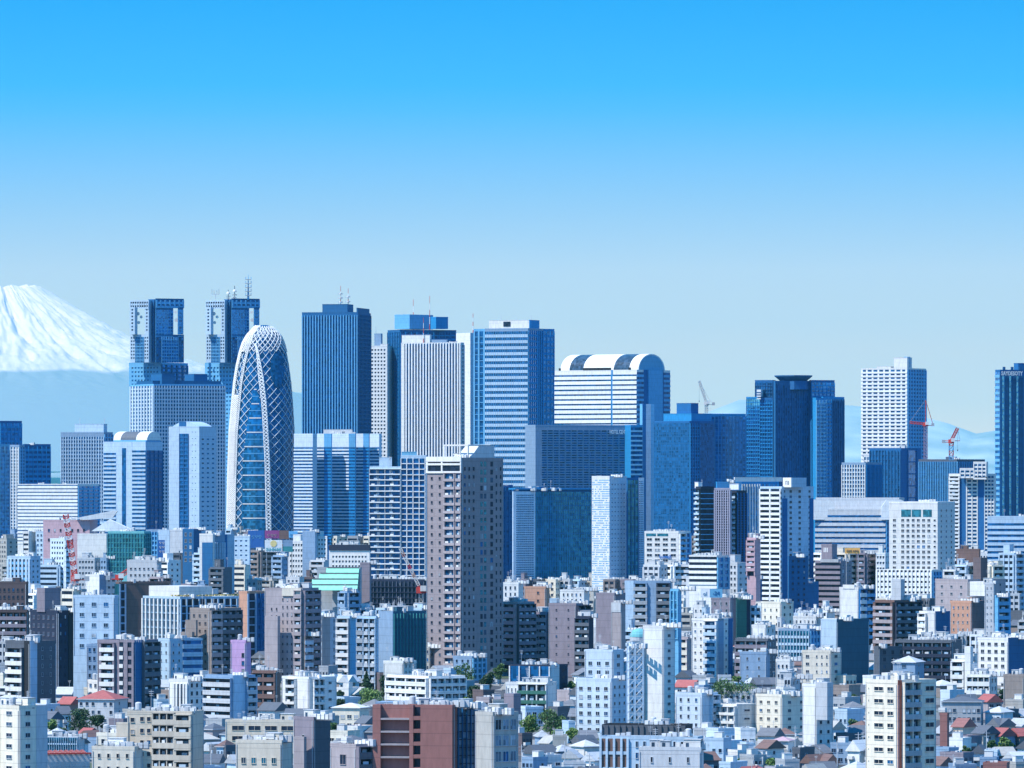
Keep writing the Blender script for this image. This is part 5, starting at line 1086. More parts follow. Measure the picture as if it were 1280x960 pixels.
(OB,'dark framed glass house with a white end wall behind the green terraced house',of,637,688,710,831,2330,28,'navy','G:nc=4,p=22,hw=.08,vw=.1,gl=gnavy,hc=offw,vc=offw,mt=2','A:c=offw|P:nc=1,p=9,ww=.3,wh=.3',862,5,'dark framed glass house'),
(AP,'white terraced house with green roof tiers',ab,632,684,696,853,2230,20,'offw','.3 P:nc=3,p=12,ww=.25,wh=.4,mt=4|.7 B:nc=3,p=12,ph=.3,pc=green,mt=2','N',882,5,'green terraced house'),
(AP,'pale blue five storey block right of the tall white slab',ab,845,877,898,866,2120,36,'pblue','P:nc=3,p=10.4,ww=.25,wh=.4,mt=4','.5 A:c=pblue|.5 B:nc=1,p=10.4,ph=.4,pc=lgrey',908,4,'pale blue five storey block'),
(AP,'white three storey balcony building right of the pale blue block',ab,895,921,947,880,2090,45,'offw','B:nc=3,p=10.5,ph=.25,pc=offw,gl=glite,mt=3','P:nc=1,p=10.5,ww=.3,wh=.2,mt=3',908,4,None),
(AP,'garden roofed house covered in green, above the white three storey balcony building',ab,894,942,947,864,2180,10,'lgrey','P:nc=6,p=10,ww=.5,wh=.4','N',880,3,None),
(AP,'cream apartment block with a small crown and a greyer right face',ab,946,977,1013,868,2100,48,'cream','P:nc=3,p=10.4,ww=.35,wh=.34,mt=5','P:nc=2,p=10.4,ww=.22,wh=.3,mt=5,fr=grey',909,6,'cream crowned block'),
(AP,'grey white stair tower building in front of the beige stepped block',ab,1004,1020,1042,855,2060,52,'offw','N','P:nc=2,p=12,ww=.3,wh=.35,mt=6',930,4,'grey white stair tower'),
(OB,'black louvred roof block on a pale base, bottom right of the white hotel',of,753,857,867,906,1850,12,'black','G:nc=14,p=14,hw=.05,vw=.06,gl=slate,hc=black,vc=slate,nf=1,mt=1','N',922,3,'black louvred block'),
(OB,'long pale blue low building with brown panels under the black louvred block',of,750,872,880,921,1840,12,'bluew','.3 G:nc=4,p=20,hw=.2,vw=.3,gl=tile,hc=bluew|.7 P:nc=8,p=14,ww=.3','N',985,5,None),
(OB,'plain white box with three small windows before the black louvred block',of,799,876,880,934,1720,12,'lgrey','P:nc=3,p=16,ww=.1,wh=.4,mt=8','N',985,5,'white plain box'),
(AP,'cream and terracotta striped apartment tower in the right foreground',ab,1084,1122,1173,850,1700,48,'cream','.2 P:nc=1,p=15.2,ww=.01,wh=.01|.44 P:nc=1,p=15.2,ww=.7,wh=.3,mt=4|.28 P:nc=1,p=15.2,ww=.7,wh=.3,mt=4|.08 N','.1 A:c=rust|.44 B:nc=2,p=15.2,ph=.36,pc=grey,sc=sand,mt=3,gl=gmid|.14 N|.3 P:nc=1,p=15.2,ww=.8,wh=.36,mt=4|.02 N',985,7,'terracotta striped tower'),
(AP,'narrow red brick chimney house right of the terracotta striped tower',ab,1175,1184,1187,891,1900,20,'brick','N','N',936,2,None),
]
for row in R_:
    n_, lab, cat, x0, xc, x1, yt, d, al, wall, fr, si, yb, cl, sh = row
    kw = {}
    B(n_, lab, cat, x0, xc, x1, yt, d, al, wall, fr, si, yb=yb, clut=cl, short=sh)
def find(s):
    for h in HERO:
        if h[5] == s: return h
def roofbox(s, x0, xc, x1, yt, zb, wall, al=35, name='roof_house'):
    for o in bpy.data.objects:
        pass
BY = {}
# ------------------------------------------------------------------ roof houses and shapes particular to some of them
def root_of(word):
    for o in col.objects:
        if o.parent is None and word in o.get('label', ''): return o
def addbox(word, x0, xc, x1, yt, yb, wall, al=35, name='roof_house', dd=0, side='N', front='N'):
    r = root_of(word); b = Building.__new__(Building); b.root = r; b.d = r.location.y; b.g = r.location.z; b.S = b.d/F; b.nwin = 60; b.rest = None
    return b, b.vol(x0, xc, x1, yt, al, wall, front, side, zb=yb, dd=dd, name=name, par=False)
addbox('dark navy apartment block with rows', 45, 56, 75, 735, 765, 'mauve', 52, dd=6)
addbox('large taupe apartment block stepping', 352, 376, 380, 735, 745, 'sand', 26, dd=-.3)
addbox('long pale office with a lattice', 183, 224, 264, 733, 747, 'offw', 55, dd=6)
addbox('stepped brown apartment block with a tall', 1115, 1126, 1131, 724, 752, 'lgrey', 30, dd=3)
addbox('wide taupe mansion', 1217, 1226, 1235, 697, 726, 'brown', 45, dd=4)
addbox('wide taupe mansion', 1213, 1232, 1244, 727, 745, 'offw', 35, dd=-8)
addbox('deep blue windowless box', 1030, 1046, 1047, 773, 776, 'offw', 50)
addbox('dark mauve block with stacked', 1026, 1048, 1055, 699, 703, 'grey', 32)
addbox('grey white stair tower building', 1020, 1034, 1042, 853, 900, 'lgrey', 35, dd=-6)
addbox('pale concrete building', 630, 642, 651, 867, 893, 'mauve', 40, dd=8)
addbox('pale concrete building', 613, 640, 650, 885, 893, 'mauve', 40, dd=12)
addbox('red brick block with deep', 469, 560, 568, 878, 882, 'bgrey', 10, dd=6)
addbox('white block with wide balcony stripes', 1206, 1213, 1217, 808, 866, 'offw', 30, dd=-3)
addbox('stepped taupe' if False else 'taupe apartment block with a stepped left', 225, 240, 243, 790, 842, 'taupe', 40, dd=-3)
addbox('taupe apartment block with a stepped left', 231, 245, 247, 775, 842, 'taupe', 40, dd=-1)
addbox('cream and terracotta striped', 1108, 1140, 1150, 845, 851, 'cream', 30, dd=6)
addbox('large beige apartment block with balcony', 145, 160, 162, 903, 985, 'beige', 20, dd=-1)
addbox('large beige apartment block with balcony', 132, 147, 149, 924, 985, 'beige', 20, dd=-2)
addbox('tall mauve brown stair tower', 367, 380, 383, 921, 985, 'pinkgrey', 30, dd=-2)
addbox('white office with two rows', 411, 462, 463, 681, 688, 'navy', 12, dd=-.5, name='dark_band')
addbox('white plain end wall', 1054, 1068, 1070, 731, 736, 'offw', 38, dd=1)
# stepped shoulder of the pinkish block, large taupe block's lower left step
addbox('large taupe apartment block stepping', 331, 347, 350, 770, 842, 'pinkgrey', 26, dd=-2)
# barrels, domes, pyramids
def part_on(word, name, mb, px, py, dd=0, rz=0):
    r = root_of(word); S = r.location.y/F
    return link(name, mb.mesh(name), r, ((px-640)*S-r.location.x, dd, CZ+(HY-py)*S-r.location.z), radians(rz))
n = 12; P = [(4.2-4.2*cos(pi*i/n), 3.2*sin(pi*i/n)) for i in range(n+1)]
part_on('small building with a curved white', 'curved_roof', MB().prism(P, 0, 8, 'y', 'white'), 540, 817, 3, -20)
# mint stepped roof
m = MB()
for k in range(4):
    z = 1.2*k*1.9; e = k*2.2; m.prism([(0,-.2+z),(-3.2,-.2+z),(0,1.9+z)][::-1] if False else [(-3.0,z-.4),(0,z-.4),(0,z+1.8)], -19.5+e*1.0, .0, 'x', 'mint')
    for q in m.v: pass
mm = MB()
for k in range(4):
    z0 = -10+k*2.5; y0 = -8+k*2.0; x0 = -24+k*3.0
    mm.prism([(y0, z0),(y0+2.0, z0+2.1),(y0+2.0, z0-.3),(y0, z0-.3)], x0, -.4, 'x', 'mint')
    mm.box(x0+.5, -.6, y0+1.8, y0+2.3, z0+2.0, z0+2.6, 'dgrey')
part_on('mint green stepped roof', 'stepped_roof', mm, 450, 709, 0, -5)
# tent canopy, green dome
part_on('low pink building', 'canopy', MB().prism([(-16,2),(6,6.5),(9,6.2),(6,2.2),(-10,1.0)], 0, 8, 'y', 'white'), 128, 652, -2)
part_on('blank white hall', 'tent_roof', MB().prism([(-10,0),(0,6.5),(14,0)], 0, 12, 'y', 'white'), 136, 664, 6)
part_on('mauve brown slab', 'dome', MB().dome(0,0,0,3.6,3.2,'tealw',16,5).cyl(0,0,-30,0,3.5,'lgrey',16), 794, 790, -80)
def yellow_roof():
    r = root_of('long pale office with a lattice'); m = MB(); rr = random.Random(5)
    for i in range(500):
        x = rr.uniform(0, 60); y = rr.uniform(0, 9)-x*.0; s = rr.uniform(.3,.8); m.box(x, x+s, y, y+s, 0, s*.8, rr.choice(['gold','yellow','moss']))
    S = r.location.y/F; o = link('planting', m.mesh('planting'), r, ((226-640)*S-r.location.x, 2, CZ+(HY-745.5)*S-r.location.z), radians(30)); 
yellow_roof()
# steel stair frame
def stair_frame():
    d = 2095.0; S = d/F; g = ground(d); t = thing('steel_stair_tower', 'open lattice steel stair tower standing between the white hotel and the tall white slab', 'stair tower', ((784-640)*S, d, g))
    w = 20*S; h = CZ+(HY-806)*S-g; m = MB()
    for x in (0, w*.5, w):
        for y in (0, 4): m.box(x-.14, x+.14, y-.14, y+.14, 0, h, 'bluew')
    link('frame', m.mesh('frame'), t); n = int(h/2.6)
    for i in range(n):
        q = MB(); z = i*2.6
        q.box(0, w, -.1, .1, z+2.5, z+2.6, 'offw').box(0, w*.5, 0, .9, z+2.52, z+2.58, 'grey')
        q.tube((0,0,z),(w*.5,0,z+2.6),.1,'bluew').tube((w*.5,0,z+2.6),(w,0,z),.1,'bluew').tube((w*.5,0,z),(w,0,z+2.6),.1,'offw')
        link('stair_flight', q.mesh('stair_flight'), t)
    HERO.append((784, 804, 806, 905, d, 'steel stair frame', None))
stair_frame()

# pyramid roofed house, red roofed house, low roofed things
def house(name, label, x, yt, d, w, dp, eave, rh, wall, roof, kind='gable', al=25, group=None, nw=3, axis=0, detail=True):
    S = d/F; g = ground(d); t = thing(name, label, 'house', ((x-640)*S, d, g), group, radians(-al))
    b = MB().box(-w/2, w/2, 0, dp, -1, eave, wall); link('wall', b.mesh('wall'), t)
    m = MB(); o = .55; e = eave
    if kind == 'gable':
        if axis == 0: m.prism([(-o, e-.15),(dp/2, e+rh),(dp+o, e-.15),(dp+o, e-.35),(-o, e-.35)], -w/2-o, w/2+o, 'x', roof)
        else: m.prism([(-w/2-o, e-.15),(0, e+rh),(w/2+o, e-.15),(w/2+o, e-.35),(-w/2-o, e-.35)], -o, dp+o, 'y', roof)
    elif kind == 'hip':
        k = len(m.v); A = [(-w/2-o,-o,e),(w/2+o,-o,e),(w/2+o,dp+o,e),(-w/2-o,dp+o,e)]; r = max(0, w/2-dp/2)
        T = [(-r, dp/2, e+rh),(r+.05, dp/2, e+rh)]; Bm = [(a, c, e-.22) for a, c, _ in A]
        m.poly([A[0],A[1],T[1],T[0]], roof); m.poly([A[1],A[2],T[1]], roof); m.poly([A[2],A[3],T[0],T[1]], roof); m.poly([A[3],A[0],T[0]], roof)
        for i in range(4): j = (i+1) % 4; m.poly([Bm[i],Bm[j],A[j],A[i]], 'lgrey')
        m.poly(Bm[::-1], 'lgrey')
    else:
        t_ = .22
        m.box(-w/2-.06, w/2+.06, -.06, t_, e, e+.8, wall).box(-w/2-.06, w/2+.06, dp-t_, dp+.06, e, e+.8, wall).box(-w/2-.06, -w/2+t_, t_, dp-t_, e, e+.8, wall).box(w/2-t_, w/2+.06, t_, dp-t_, e, e+.8, wall).box(-w/2+t_, w/2-t_, t_, dp-t_, e, e+.1, roof)
    link('roof', m.mesh('roof'), t)
    if detail:
        fl = max(1, int(eave/2.9))
        for f in range(fl):
            for i in range(nw):
                u = -w/2+w*(i+.5)/nw; ww = min(1.7, w/nw*.55); ww = round(ww*2)/2 or .5
                if RNG.random() < .86: link('window', window_mesh(ww, 1.2, RNG.choice(['gdark','gmid','gdark','curt']), wall), t, (u-ww/2, 0, .9+f*2.9))
            if RNG.random() < .8: link('window', window_mesh(1.0, 1.0, 'gdark', 'lgrey'), t, (w/2, dp*.35, 1.1+f*2.9), pi/2)
        if RNG.random() < .5:
            bw = round(w*.5*2)/2
            link('balcony', cached(('hb', bw), lambda: MB().box(0,bw,-1.1,0,0,.12,'grey').box(0,bw,-1.12,-1.04,.12,1.1,'offw').box(0,.06,-1.04,0,.12,1.1,'offw').box(bw-.06,bw,-1.04,0,.12,1.1,'offw').mesh('balcony')), t, (-w/2+.4, 0, min(2.9, max(.4, eave-2.6))))
        if kind == 'flat' and RNG.random() < .8:
            q = RNG.randrange(4)
            link('roof_hut' if q % 2 else 'air_conditioner', cached(('fr', q), lambda: (MB().box(0,2.6,0,2.4,0,2.3,'offw').box(-.1,2.7,-.1,2.5,2.3,2.42,'lgrey') if q % 2 else MB().box(0,1,0,.8,.2,1.1,'lgrey').box(1.3,2.3,0,.8,.2,1.2,'offw').box(-.05,2.35,.1,.7,0,.2,'dgrey')).mesh('roof_hut' if q % 2 else 'air_conditioner')), t, (RNG.uniform(-w/2+.5, max(-w/2+.6, w/2-3.2)), dp*.3, eave+.1))
        elif RNG.random() < .35:
            link('antenna', cached(('ha',), lambda: MB().tube((0,0,0),(0,0,2.6),.05,'lgrey').tube((-.6,0,2.4),(.6,0,2.4),.04,'lgrey').tube((-.5,0,2.0),(.5,0,2.0),.04,'lgrey').mesh('antenna')), t, (w*.2, dp/2, eave+(rh*.9 if kind != 'flat' else .8)))
    return t
H = house
def house_at(label, x0, x1, ytop, d, dp, rh, wall, roof, kind, al, short=None, nw=3, axis=0):
    hh_ = {'pyramid roofed house': 14, 'red roofed building': 12, 'long dark roofed building': 12}.get(short, 9.0); d = dist_for(ytop-HY, hh_)
    S = d/F; w = (x1-x0)*S*.8; top = CZ+(HY-ytop)*S-ground(d); H('house', label, (x0+x1)/2, ytop, d, w, dp, top-rh, rh, wall, roof, kind, al, nw=nw, axis=axis)
    HERO.append((x0, x1, ytop, ytop+int(top/S*.8), d, short, None))
house_at('house with a pale pyramid roof above the terracotta striped tower', 1112, 1148, 820, 2180, 12, 2.3, 'bgrey', 'lgrey', 'hip', 20, 'pyramid roofed house')
house_at('wide low building with a pinkish red hipped roof beside the round tree', 90, 150, 863, 2060, 13, 3, 'lgrey', 'redroof', 'hip', 18, 'red roofed building', 6)
house_at('beige two storey house with small balconies left of the red brick block', 410, 455, 879, 2050, 9, 1.5, 'cream', 'offw', 'hip', 20, 'beige two storey house', 4)
house_at('grey blue gabled house with a white front left of the white columned block', 318, 348, 878, 2080, 9, 2.6, 'offw', 'slate', 'gable', 30, 'grey gabled house')
house_at('dark pitched roof house below the white columned block', 352, 384, 886, 2020, 9, 2.6, 'grey', 'slate', 'gable', 10, None)
house_at('red brown roofed narrow house right of the terracotta striped tower', 1188, 1206, 898, 2050, 9, 2.6, 'beige', 'brick', 'gable', 30, 'red brown roofed house')
house_at('long dark flat roofed school building right of the terracotta striped tower', 1172, 1232, 871, 2130, 12, 1.6, 'grey', 'slate', 'hip', 8, 'long dark roofed building', 8)
house_at('red edged low shed at the bottom right corner', 1225, 1262, 950, 1830, 9, 1.5, 'brick', 'brick', 'flat', 10, None)
house_at('white house with a steep white gable right of the cream crowned block', 1056, 1078, 925, 1900, 8, 3.2, 'white', 'offw', 'gable', 35, 'steep white gabled house', 2, 1)
house_at('salmon roofed low house below the cream crowned block', 962, 988, 921, 1950, 8, 1.2, 'offw', 'pink', 'hip', 15, 'salmon roofed house')
# red roof lattice strip
def red_frames():
    d = 1790.0; S = d/F; g = ground(d); x0, x1 = 52, 114; zt = CZ+(HY-936)*S-g; w = (x1-x0)*S
    t = thing('arcade', 'row of red roof frames over white sheds beside the corner cream block', 'arcade roof', ((x0-640)*S, d, g), None, radians(18))
    link('wall', MB().box(0, w, 0, 7, -1, zt-1.2, 'lgrey').mesh('wall'), t)
    m = MB()
    for i in range(9):
        a = i*w/9; m.prism([(-.3, zt-1.2),(3.5, zt-.5),(7.3, zt-1.2),(7.3, zt-1.4),(-.3, zt-1.4)], a, a+w/9*.4, 'x', 'redroof')
    link('roof', m.mesh('roof'), t)
    link('gutter', MB().box(-.2, w+.2, -.5, -.31, zt-1.5, zt-1.1, 'red').mesh('gutter'), t); HERO.append((50, 116, 930, 960, d, 'red arcade roof', None))
red_frames()

# ------------------------------------------------------------------ trees
def leafmat(name, c0, c1):
    m = bpy.data.materials.new(name); m.use_nodes = True; t = m.node_tree; b = t.nodes['Principled BSDF']
    ge = t.nodes.new('ShaderNodeNewGeometry'); rr = t.nodes.new('ShaderNodeValToRGB'); el = rr.color_ramp.elements; el[0].color = c0+(1,); el[1].color = c1+(1,)
    t.links.new(ge.outputs['Random Per Island'], rr.inputs[0]); t.links.new(rr.outputs[0], b.inputs['Base Color']); b.inputs['Roughness'].default_value = .6
    MATS[name] = m
leafmat('leaf_dark', (.018,.045,.02), (.05,.11,.035)); leafmat('leaf_mid', (.04,.09,.025), (.10,.19,.05)); leafmat('leaf_light', (.09,.17,.04), (.20,.32,.08))
PAL['bark'] = (.08,.06,.045)
def crown_mesh(rx, rz, seed, mat, conif=False):
    r = random.Random(seed); m = MB(); lobes = []
    for i in range(16):
        a = r.uniform(0, 2*pi); q = r.uniform(0, .75); z = r.uniform(-.55, .75); lobes.append((rx*q*cos(a)*(1-.3*abs(z)), rx*q*sin(a)*(1-.3*abs(z)), rz*z, rx*r.uniform(.25,.42)))
    for i in range(2600):
        if conif:
            z = r.uniform(-1, 1); q = (1-z)/2; a = r.uniform(0, 2*pi); rad = rx*q*r.uniform(.55, 1.0)*(1+.25*sin(z*22)); x, y, zz = rad*cos(a), rad*sin(a), rz*z
        else:
            lx, ly, lz, lr_ = r.choice(lobes); v = Vector((r.gauss(0,1), r.gauss(0,1), r.gauss(0,1))).normalized()*lr_*r.uniform(.6, 1.08); x, y, zz = lx+v.x, ly+v.y, lz+v.z*.8
        s = r.uniform(.16, .42); u = Vector((r.gauss(0,1), r.gauss(0,1), r.gauss(0,1))).normalized(); w = u.orthogonal().normalized(); q = u.cross(w); p = Vector((x, y, zz))
        m.poly([p-w*s, p+q*s*.7, p+w*s, p-q*s*.7], mat)
    return m.mesh('crown')
def tree(label, px, ytop, ybot, wpx, d, mat='leaf_dark', conif=False, seed=0, name='broadleaf_tree', group='trees between the buildings', hmul=None):
    hh_ = min(15, max(5.5, max(ybot-ytop, wpx*.8)*d/F*1.35)); d = dist_for(ytop-HY, hh_)
    S = d/F; g = ground(d); zt = CZ+(HY-ytop)*S-g; zt = max(zt, 4.0); rx = wpx*S/2; rz = min(max((ybot-ytop)*S/2*1.2, rx*.9, 3.2), zt*.46)
    t = thing(name if not conif else 'conifer_tree', label, 'tree', ((px-640)*S, d, g), group)
    m = MB(); cz = zt-rz; m.cyl(0,0,-.5,cz*.8,max(.18, rx*.07),'bark',7,r1=max(.1, rx*.04)); rr = random.Random(seed)
    for i in range(6):
        a = rr.uniform(0, 6.28); m.tube((0,0,cz*.6+i*.2),(cos(a)*rx*.6, sin(a)*rx*.6, cz+rz*rr.uniform(-.2,.5)), max(.07, rx*.022), 'bark', 5)
    link('trunk', m.mesh('trunk'), t); link('crown', crown_mesh(rx, rz, seed, mat, conif), t, (0,0,cz))
    HERO.append((px-wpx/2, px+wpx/2, ytop+2, ybot, d, None, None))
T = tree
T('large round dark green tree beside the red roofed building', 98, 884, 910, 44, 2030, 'leaf_dark', seed=1)
T('smaller dark tree at the right end of the large round tree', 122, 890, 912, 22, 2020, 'leaf_dark', seed=2)
T('bright green shrubby tree at the left end of the large round tree', 66, 899, 910, 18, 2000, 'leaf_light', seed=3)
T('pointed dark conifer right of the narrow white zigzag balcony block', 458, 839, 870, 26, 2230, 'leaf_dark', True, 4)
T('dark tree at the left edge of the long white balcony building', 479, 842, 872, 14, 2240, 'leaf_dark', seed=5)
T('bright green tree below the pointed dark conifer', 462, 859, 872, 36, 2170, 'leaf_light', seed=6)
T('small dark green tree left of the bright green one', 425, 862, 872, 14, 2180, 'leaf_dark', seed=7)
T('wide mid green tree at the foot of the tall brown tower', 580, 829, 850, 36, 2340, 'leaf_mid', seed=8)
T('dark tree in the middle of the grove below the tall brown tower', 610, 838, 862, 28, 2300, 'leaf_dark', seed=9)
T('light green upright tree at the right end of the grove below the tall brown tower', 625, 828, 852, 20, 2320, 'leaf_mid', seed=10)
T('dark shrubby tree in front of the white long balcony building', 592, 857, 870, 20, 2200, 'leaf_dark', seed=11)
T('large mid green tree right of the pale concrete building', 688, 882, 912, 44, 2010, 'leaf_mid', seed=12)
T('light green tree left of the large mid green tree', 662, 893, 914, 30, 1990, 'leaf_light', seed=13)
T('round clipped green tree in front of the white hotel', 697, 909, 918, 20, 1960, 'leaf_light', seed=14)
T('second clipped green tree nearer the white hotel', 716, 909, 919, 20, 1960, 'leaf_light', seed=15)
T('dark green tree on the right of the white three storey balcony building', 937, 892, 908, 18, 2060, 'leaf_dark', seed=16)
T('bright green tree among the small roofs at the bottom right', 1258, 921, 932, 22, 1960, 'leaf_light', seed=17)
T('mid green tree left of the bright one at the bottom right', 1240, 924, 936, 16, 1950, 'leaf_mid', seed=18)
T('pale green bush tree at the bottom below the cream crowned block', 966, 947, 956, 26, 1830, 'leaf_light', seed=19)
T('dark green tree below the black louvred block at its right', 925, 947, 958, 18, 1840, 'leaf_mid', seed=20)
T('bright green tree behind the pyramid roofed house', 1142, 822, 830, 18, 2320, 'leaf_light', seed=21)
T('mid green tree between the dark mauve stair tower and the dark pitched roof', 416, 903, 912, 16, 1960, 'leaf_mid', seed=22)
def roof_garden():
    r = root_of('garden roofed house'); S = r.location.y/F
    link('roof_garden', crown_mesh(10, 1.6, 33, 'leaf_mid'), r, ((915-640)*S-r.location.x, 3, CZ+(HY-861)*S-r.location.z))
roof_garden()

# ------------------------------------------------------------------ everything in between
cov = np.zeros((960, 1280), bool)
for (x0, x1, yt, yb, d, sh, v) in HERO:
    cov[int(max(0, yt)):int(max(0, min(960, yb))), int(max(0, x0)):int(max(0, min(1280, x1)))] = True
cov[:650] = True
marks = [(h[0], h[1], h[2], h[3], h[5]) for h in HERO if h[5]]
used = {}
def describe(x, y, core):
    best = sorted(marks, key=lambda m: abs((m[0]+m[1])/2-x)+1.3*abs(min(max(y, m[2]), m[3])-y))
    for m in best[:5]:
        mx = (m[0]+m[1])/2
        if x < m[0]: rel = 'just left of the '
        elif x > m[1]: rel = 'just right of the '
        elif y > m[3]-6: rel = 'below the '
        else: rel = 'beside the '
        lab = core+' '+rel+m[4]
        if len(lab.split()) > 16: continue
        if lab not in used: used[lab] = 1; return lab
    for m in best[5:40]:
        if len((core+' some way right of the '+m[4]).split()) > 16: continue
        mx = (m[0]+m[1])/2
        lab = core+(' some way left of the ' if x < mx else ' some way right of the ')+m[4]
        if lab not in used: used[lab] = 1; return lab
    return core+' near the '+best[0][4]
colors = [('white','white',4),('offw','off-white',3),('lgrey','light grey',4),('pblue','pale blue',3),('bgrey','blue grey',3),('grey','mid grey',3),('conc','concrete grey',2),('cream','cream',2),('sand','sand coloured',1),('taupe','taupe',2),('mauve','mauve',1),('slate','slate dark',3),('pinkgrey','pinkish grey',1),('brown','brown',1),('bluew','dusty blue',3)]
colors_old = [('white','white',5),('offw','off-white',5),('lgrey','light grey',4),('bluew','pale blue',3),('bgrey','blue grey',2),('cream','cream',2),('sand','sand coloured',1),('taupe','taupe',1),('mauve','mauve',1),('pinkgrey','pinkish grey',1),('grey','grey',2),('brown','brown',1)]
cw = [c for c in colors for _ in range(c[2])]
roofs = [('slate','dark'),('dgrey','charcoal'),('tile','brown'),('slate','blackish'),('slate','slate'),('lgrey','pale'),('dgrey','dark grey'),('grey','grey'),('slate','dusky'),('lgrey','light'),('conc','stone coloured'),('grey','plain grey'),('redroof','dull red')]
def hits(x0, x1, y0, y1, d):
    for (a, b_, yt, yb, dh, sh, v) in HERO:
        if dh > d and a < x1-1 and b_ > x0+1 and yt < y1 and yb > y0+2: return True
    return False
def blocked(cx, d, rad):
    for (a, b_, yt, yb, dh, sh, v) in HERO:
        S = dh/F
        if abs(dh+8-d) < rad+14 and a*S-rad < cx*d/F+ (0) < b_*S+rad: return True
    return False
MISS = []; count = 0; tries = 0; placed = []
cells = [(x, y) for y in range(652, 960, 3) for x in range(2, 1280, 5)]
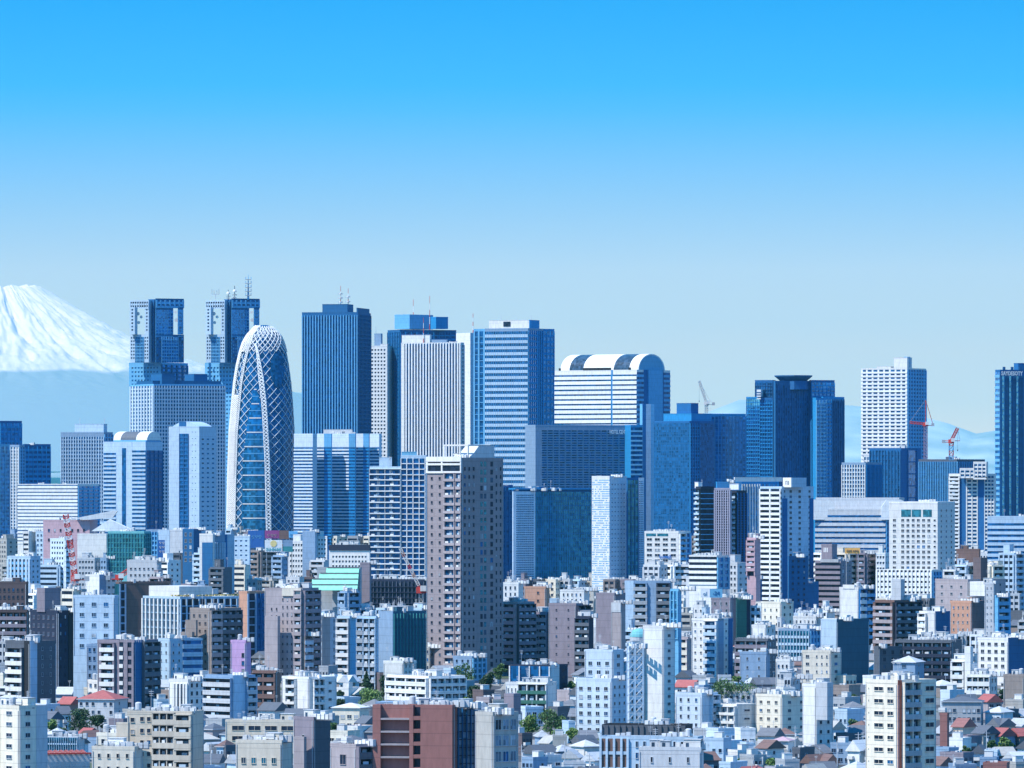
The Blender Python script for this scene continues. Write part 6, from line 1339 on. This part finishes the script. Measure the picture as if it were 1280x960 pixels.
for (x, y) in cells:
    if cov[y, x] or count >= 520: continue
    if RNG.random() < .0: continue
    x = x+RNG.uniform(0, 4); done = False
    dcap = min([h_[4] for h_ in HERO if h_[0]-2 < x < h_[1]+2 and h_[3] <= y+4 and HY+(CZ-ground(h_[4]))*F/h_[4] > y+3] or [9e9])-16
    for att in range(8):
        dy = y-HY
        far = dy < 105
        if far: h = RNG.choice([14,18,22,26,30,12])
        elif dy < 200: h = RNG.choice([8,10,13,16,9])
        else: h = RNG.choice([6.2,6.8,7.5,8.5,6.5,7])
        d = dist_for(dy, h)
        if d > dcap-att*12: d = dcap-att*12; h = CZ-ground(d)-dy*d/F
        if d < 1780 or d > 4900 or h < 4.5 or h > 55: continue
        S = d/F; wm = RNG.uniform(8, 16) if h > 20 else (RNG.uniform(6.5, 11) if h > 11 else RNG.uniform(5.2, 8.5))
        if att > 2: wm *= .66
        wp = wm/S; base = min(960, HY+(CZ-ground(d))/S)
        al = RNG.choice([20,25,30,35,40,45]) if RNG.random() < .75 else RNG.choice([10,60])
        X0, X1 = x-wp*.25, x+wp*.75
        for (a_, b_, yt_, yb_, dh_, sh_, v_) in HERO:
            if dh_ > d and yt_ < base and yb_ > y+3 and a_ < X1 and b_ > X0:
                if b_ <= x+1.5: X0 = max(X0, b_)
                elif a_ >= x+1.5: X1 = min(X1, a_)
                else: X0 = X1; break
        if X1-X0 < 9: continue
        wm = (X1-X0)*S
        done = True; break
    if not done:
        MISS.append((x, y)); continue
    cc = RNG.choice(cw); kindr = RNG.random(); count += 1
    if y > 835 and RNG.random() < .09:
        tn = RNG.choice([('leaf_mid','mid green'),('leaf_dark','dark green'),('leaf_light','bright green')])
        tree(describe(x, y, 'small %s street tree' % tn[1]), x, y, y+10, RNG.uniform(12, 22), d, tn[0], seed=count, group='small trees between the houses'); cov[int(y):int(y+9), int(max(0, x-8)):int(min(1280, x+8))] = True; continue
    if h >= 11.5:
        fp = 3.1/S; ww = (X1-X0); fr = RNG.uniform(.35, .8); xc = X0+ww*fr
        st = RNG.choice(['P:nc=%d,p=%.2f,ww=.45,wh=.42,mt=2' % (max(2, int(ww*fr/9*(2.4 if far else 1.6))), fp), 'B:nc=%d,p=%.2f,ph=.42,mt=2' % (max(1, int(ww*fr/16)), fp), 'G:nc=%d,p=%.2f,hw=.5,vw=.25' % (max(2, int(ww*fr/6)), fp), 'G:nc=1,p=%.2f,hw=.55,vw=.06' % fp])
        s2 = RNG.choice(['P:nc=2,p=%.2f,ww=.3,wh=.35,mt=2' % fp, 'N', 'B:nc=1,p=%.2f,ph=.42,mt=2' % fp, 'P:nc=2,p=%.2f,ww=.35,wh=.35,mt=2' % fp])
        word = {'P':'punched windows','B':'stacked balconies','G':'banded windows'}[st[0]]
        core = '%s %s storey block with %s' % (cc[1], ['four','four','four','four','four','five','six','seven','eight','nine','ten'][min(10, int(h/3.1))], word)
        cov[int(y):int(y+max(10, (base-y)*.55)), int(max(0, X0)):int(max(0, min(1280, X1)))] = True
        bb = Building('apartment_building' if st[0] == 'B' else 'office_block', describe(x, y, core), 'apartment block' if st[0] == 'B' else 'office', xc, d, 'mid-rise blocks filling the city between the landmarks')
        v = bb.vol(X0, xc, X1, y, al, cc[0], st, s2, yb=min(985, base)); bb.clutter(v, RNG.choice([2,3,4,5]))
        if RNG.random() < .45: bb.ph(v, .2, .6, RNG.uniform(2.2, 4.5)/S, .2, .7)
        bb.finish(); HERO.append((X0, X1, y, y+8, d, None, None))
    else:
        kind = RNG.choice(['gable','hip','flat','gable','flat']) if dy > 150 else RNG.choice(['flat','flat','gable']); rf = RNG.choice(roofs); rh = {'gable':2.4,'hip':2.0,'flat':.8}[kind]
        core = '%s house with %s %s' % (cc[1], rf[1], {'gable':'gabled roof','hip':'hipped roof','flat':'flat roof'}[kind])
        cov[int(y):int(min(base, y+max(8, h/S*.5))), int(max(0, X0)):int(max(0, min(1280, X1)))] = True
        H('house', describe(x, y, core), (X0+X1)/2, y, d, wm*.85, RNG.uniform(7, 10), h-rh, rh, cc[0], rf[0], kind, al if RNG.random() < .6 else -al+10, 'low houses packed between the blocks', nw=RNG.choice([2,3]), axis=RNG.randrange(2), detail=d < 2800)
        HERO.append((X0, X1, y, y+8, d, None, None))
print('FILL', count, 'uncovered', int((~cov[650:960]).sum()))
# utility poles along the near streets
def pole_mesh():
    m = MB().cyl(0,0,-.5,11,.17,'lgrey',7,r1=.11); m.box(-1.1,1.1,-.06,.06,10.2,10.35,'grey').box(-.9,.9,-.06,.06,9.2,9.33,'grey').cyl(.35,-.2,7.6,8.6,.3,'lgrey',8)
    return m.mesh('utility_pole')
pm = pole_mesh()
for i in range(26):
    px = 30+i*48+RNG.uniform(-15, 15); d = RNG.uniform(1980, 2150); S = d/F
    o = link('utility_pole', pm, None, ((px-640)*S, d, ground(d))); o['category'] = 'pole'; o['group'] = 'utility poles along the near streets'
    o['label'] = describe(px, HY+(CZ-11-ground(d))/S, 'concrete utility pole with cross arms')
# ---- make sure no label is used twice by chance
seen = {}
for o in col.objects:
    if o.parent is None and 'label' in o: seen.setdefault(o['label'], []).append(o)
print('DUP', sum(len(v) > 1 for v in seen.values()), 'OBJ', len(col.objects))
bpy.data.batch_remove([m for m in bpy.data.meshes if m.users == 0])
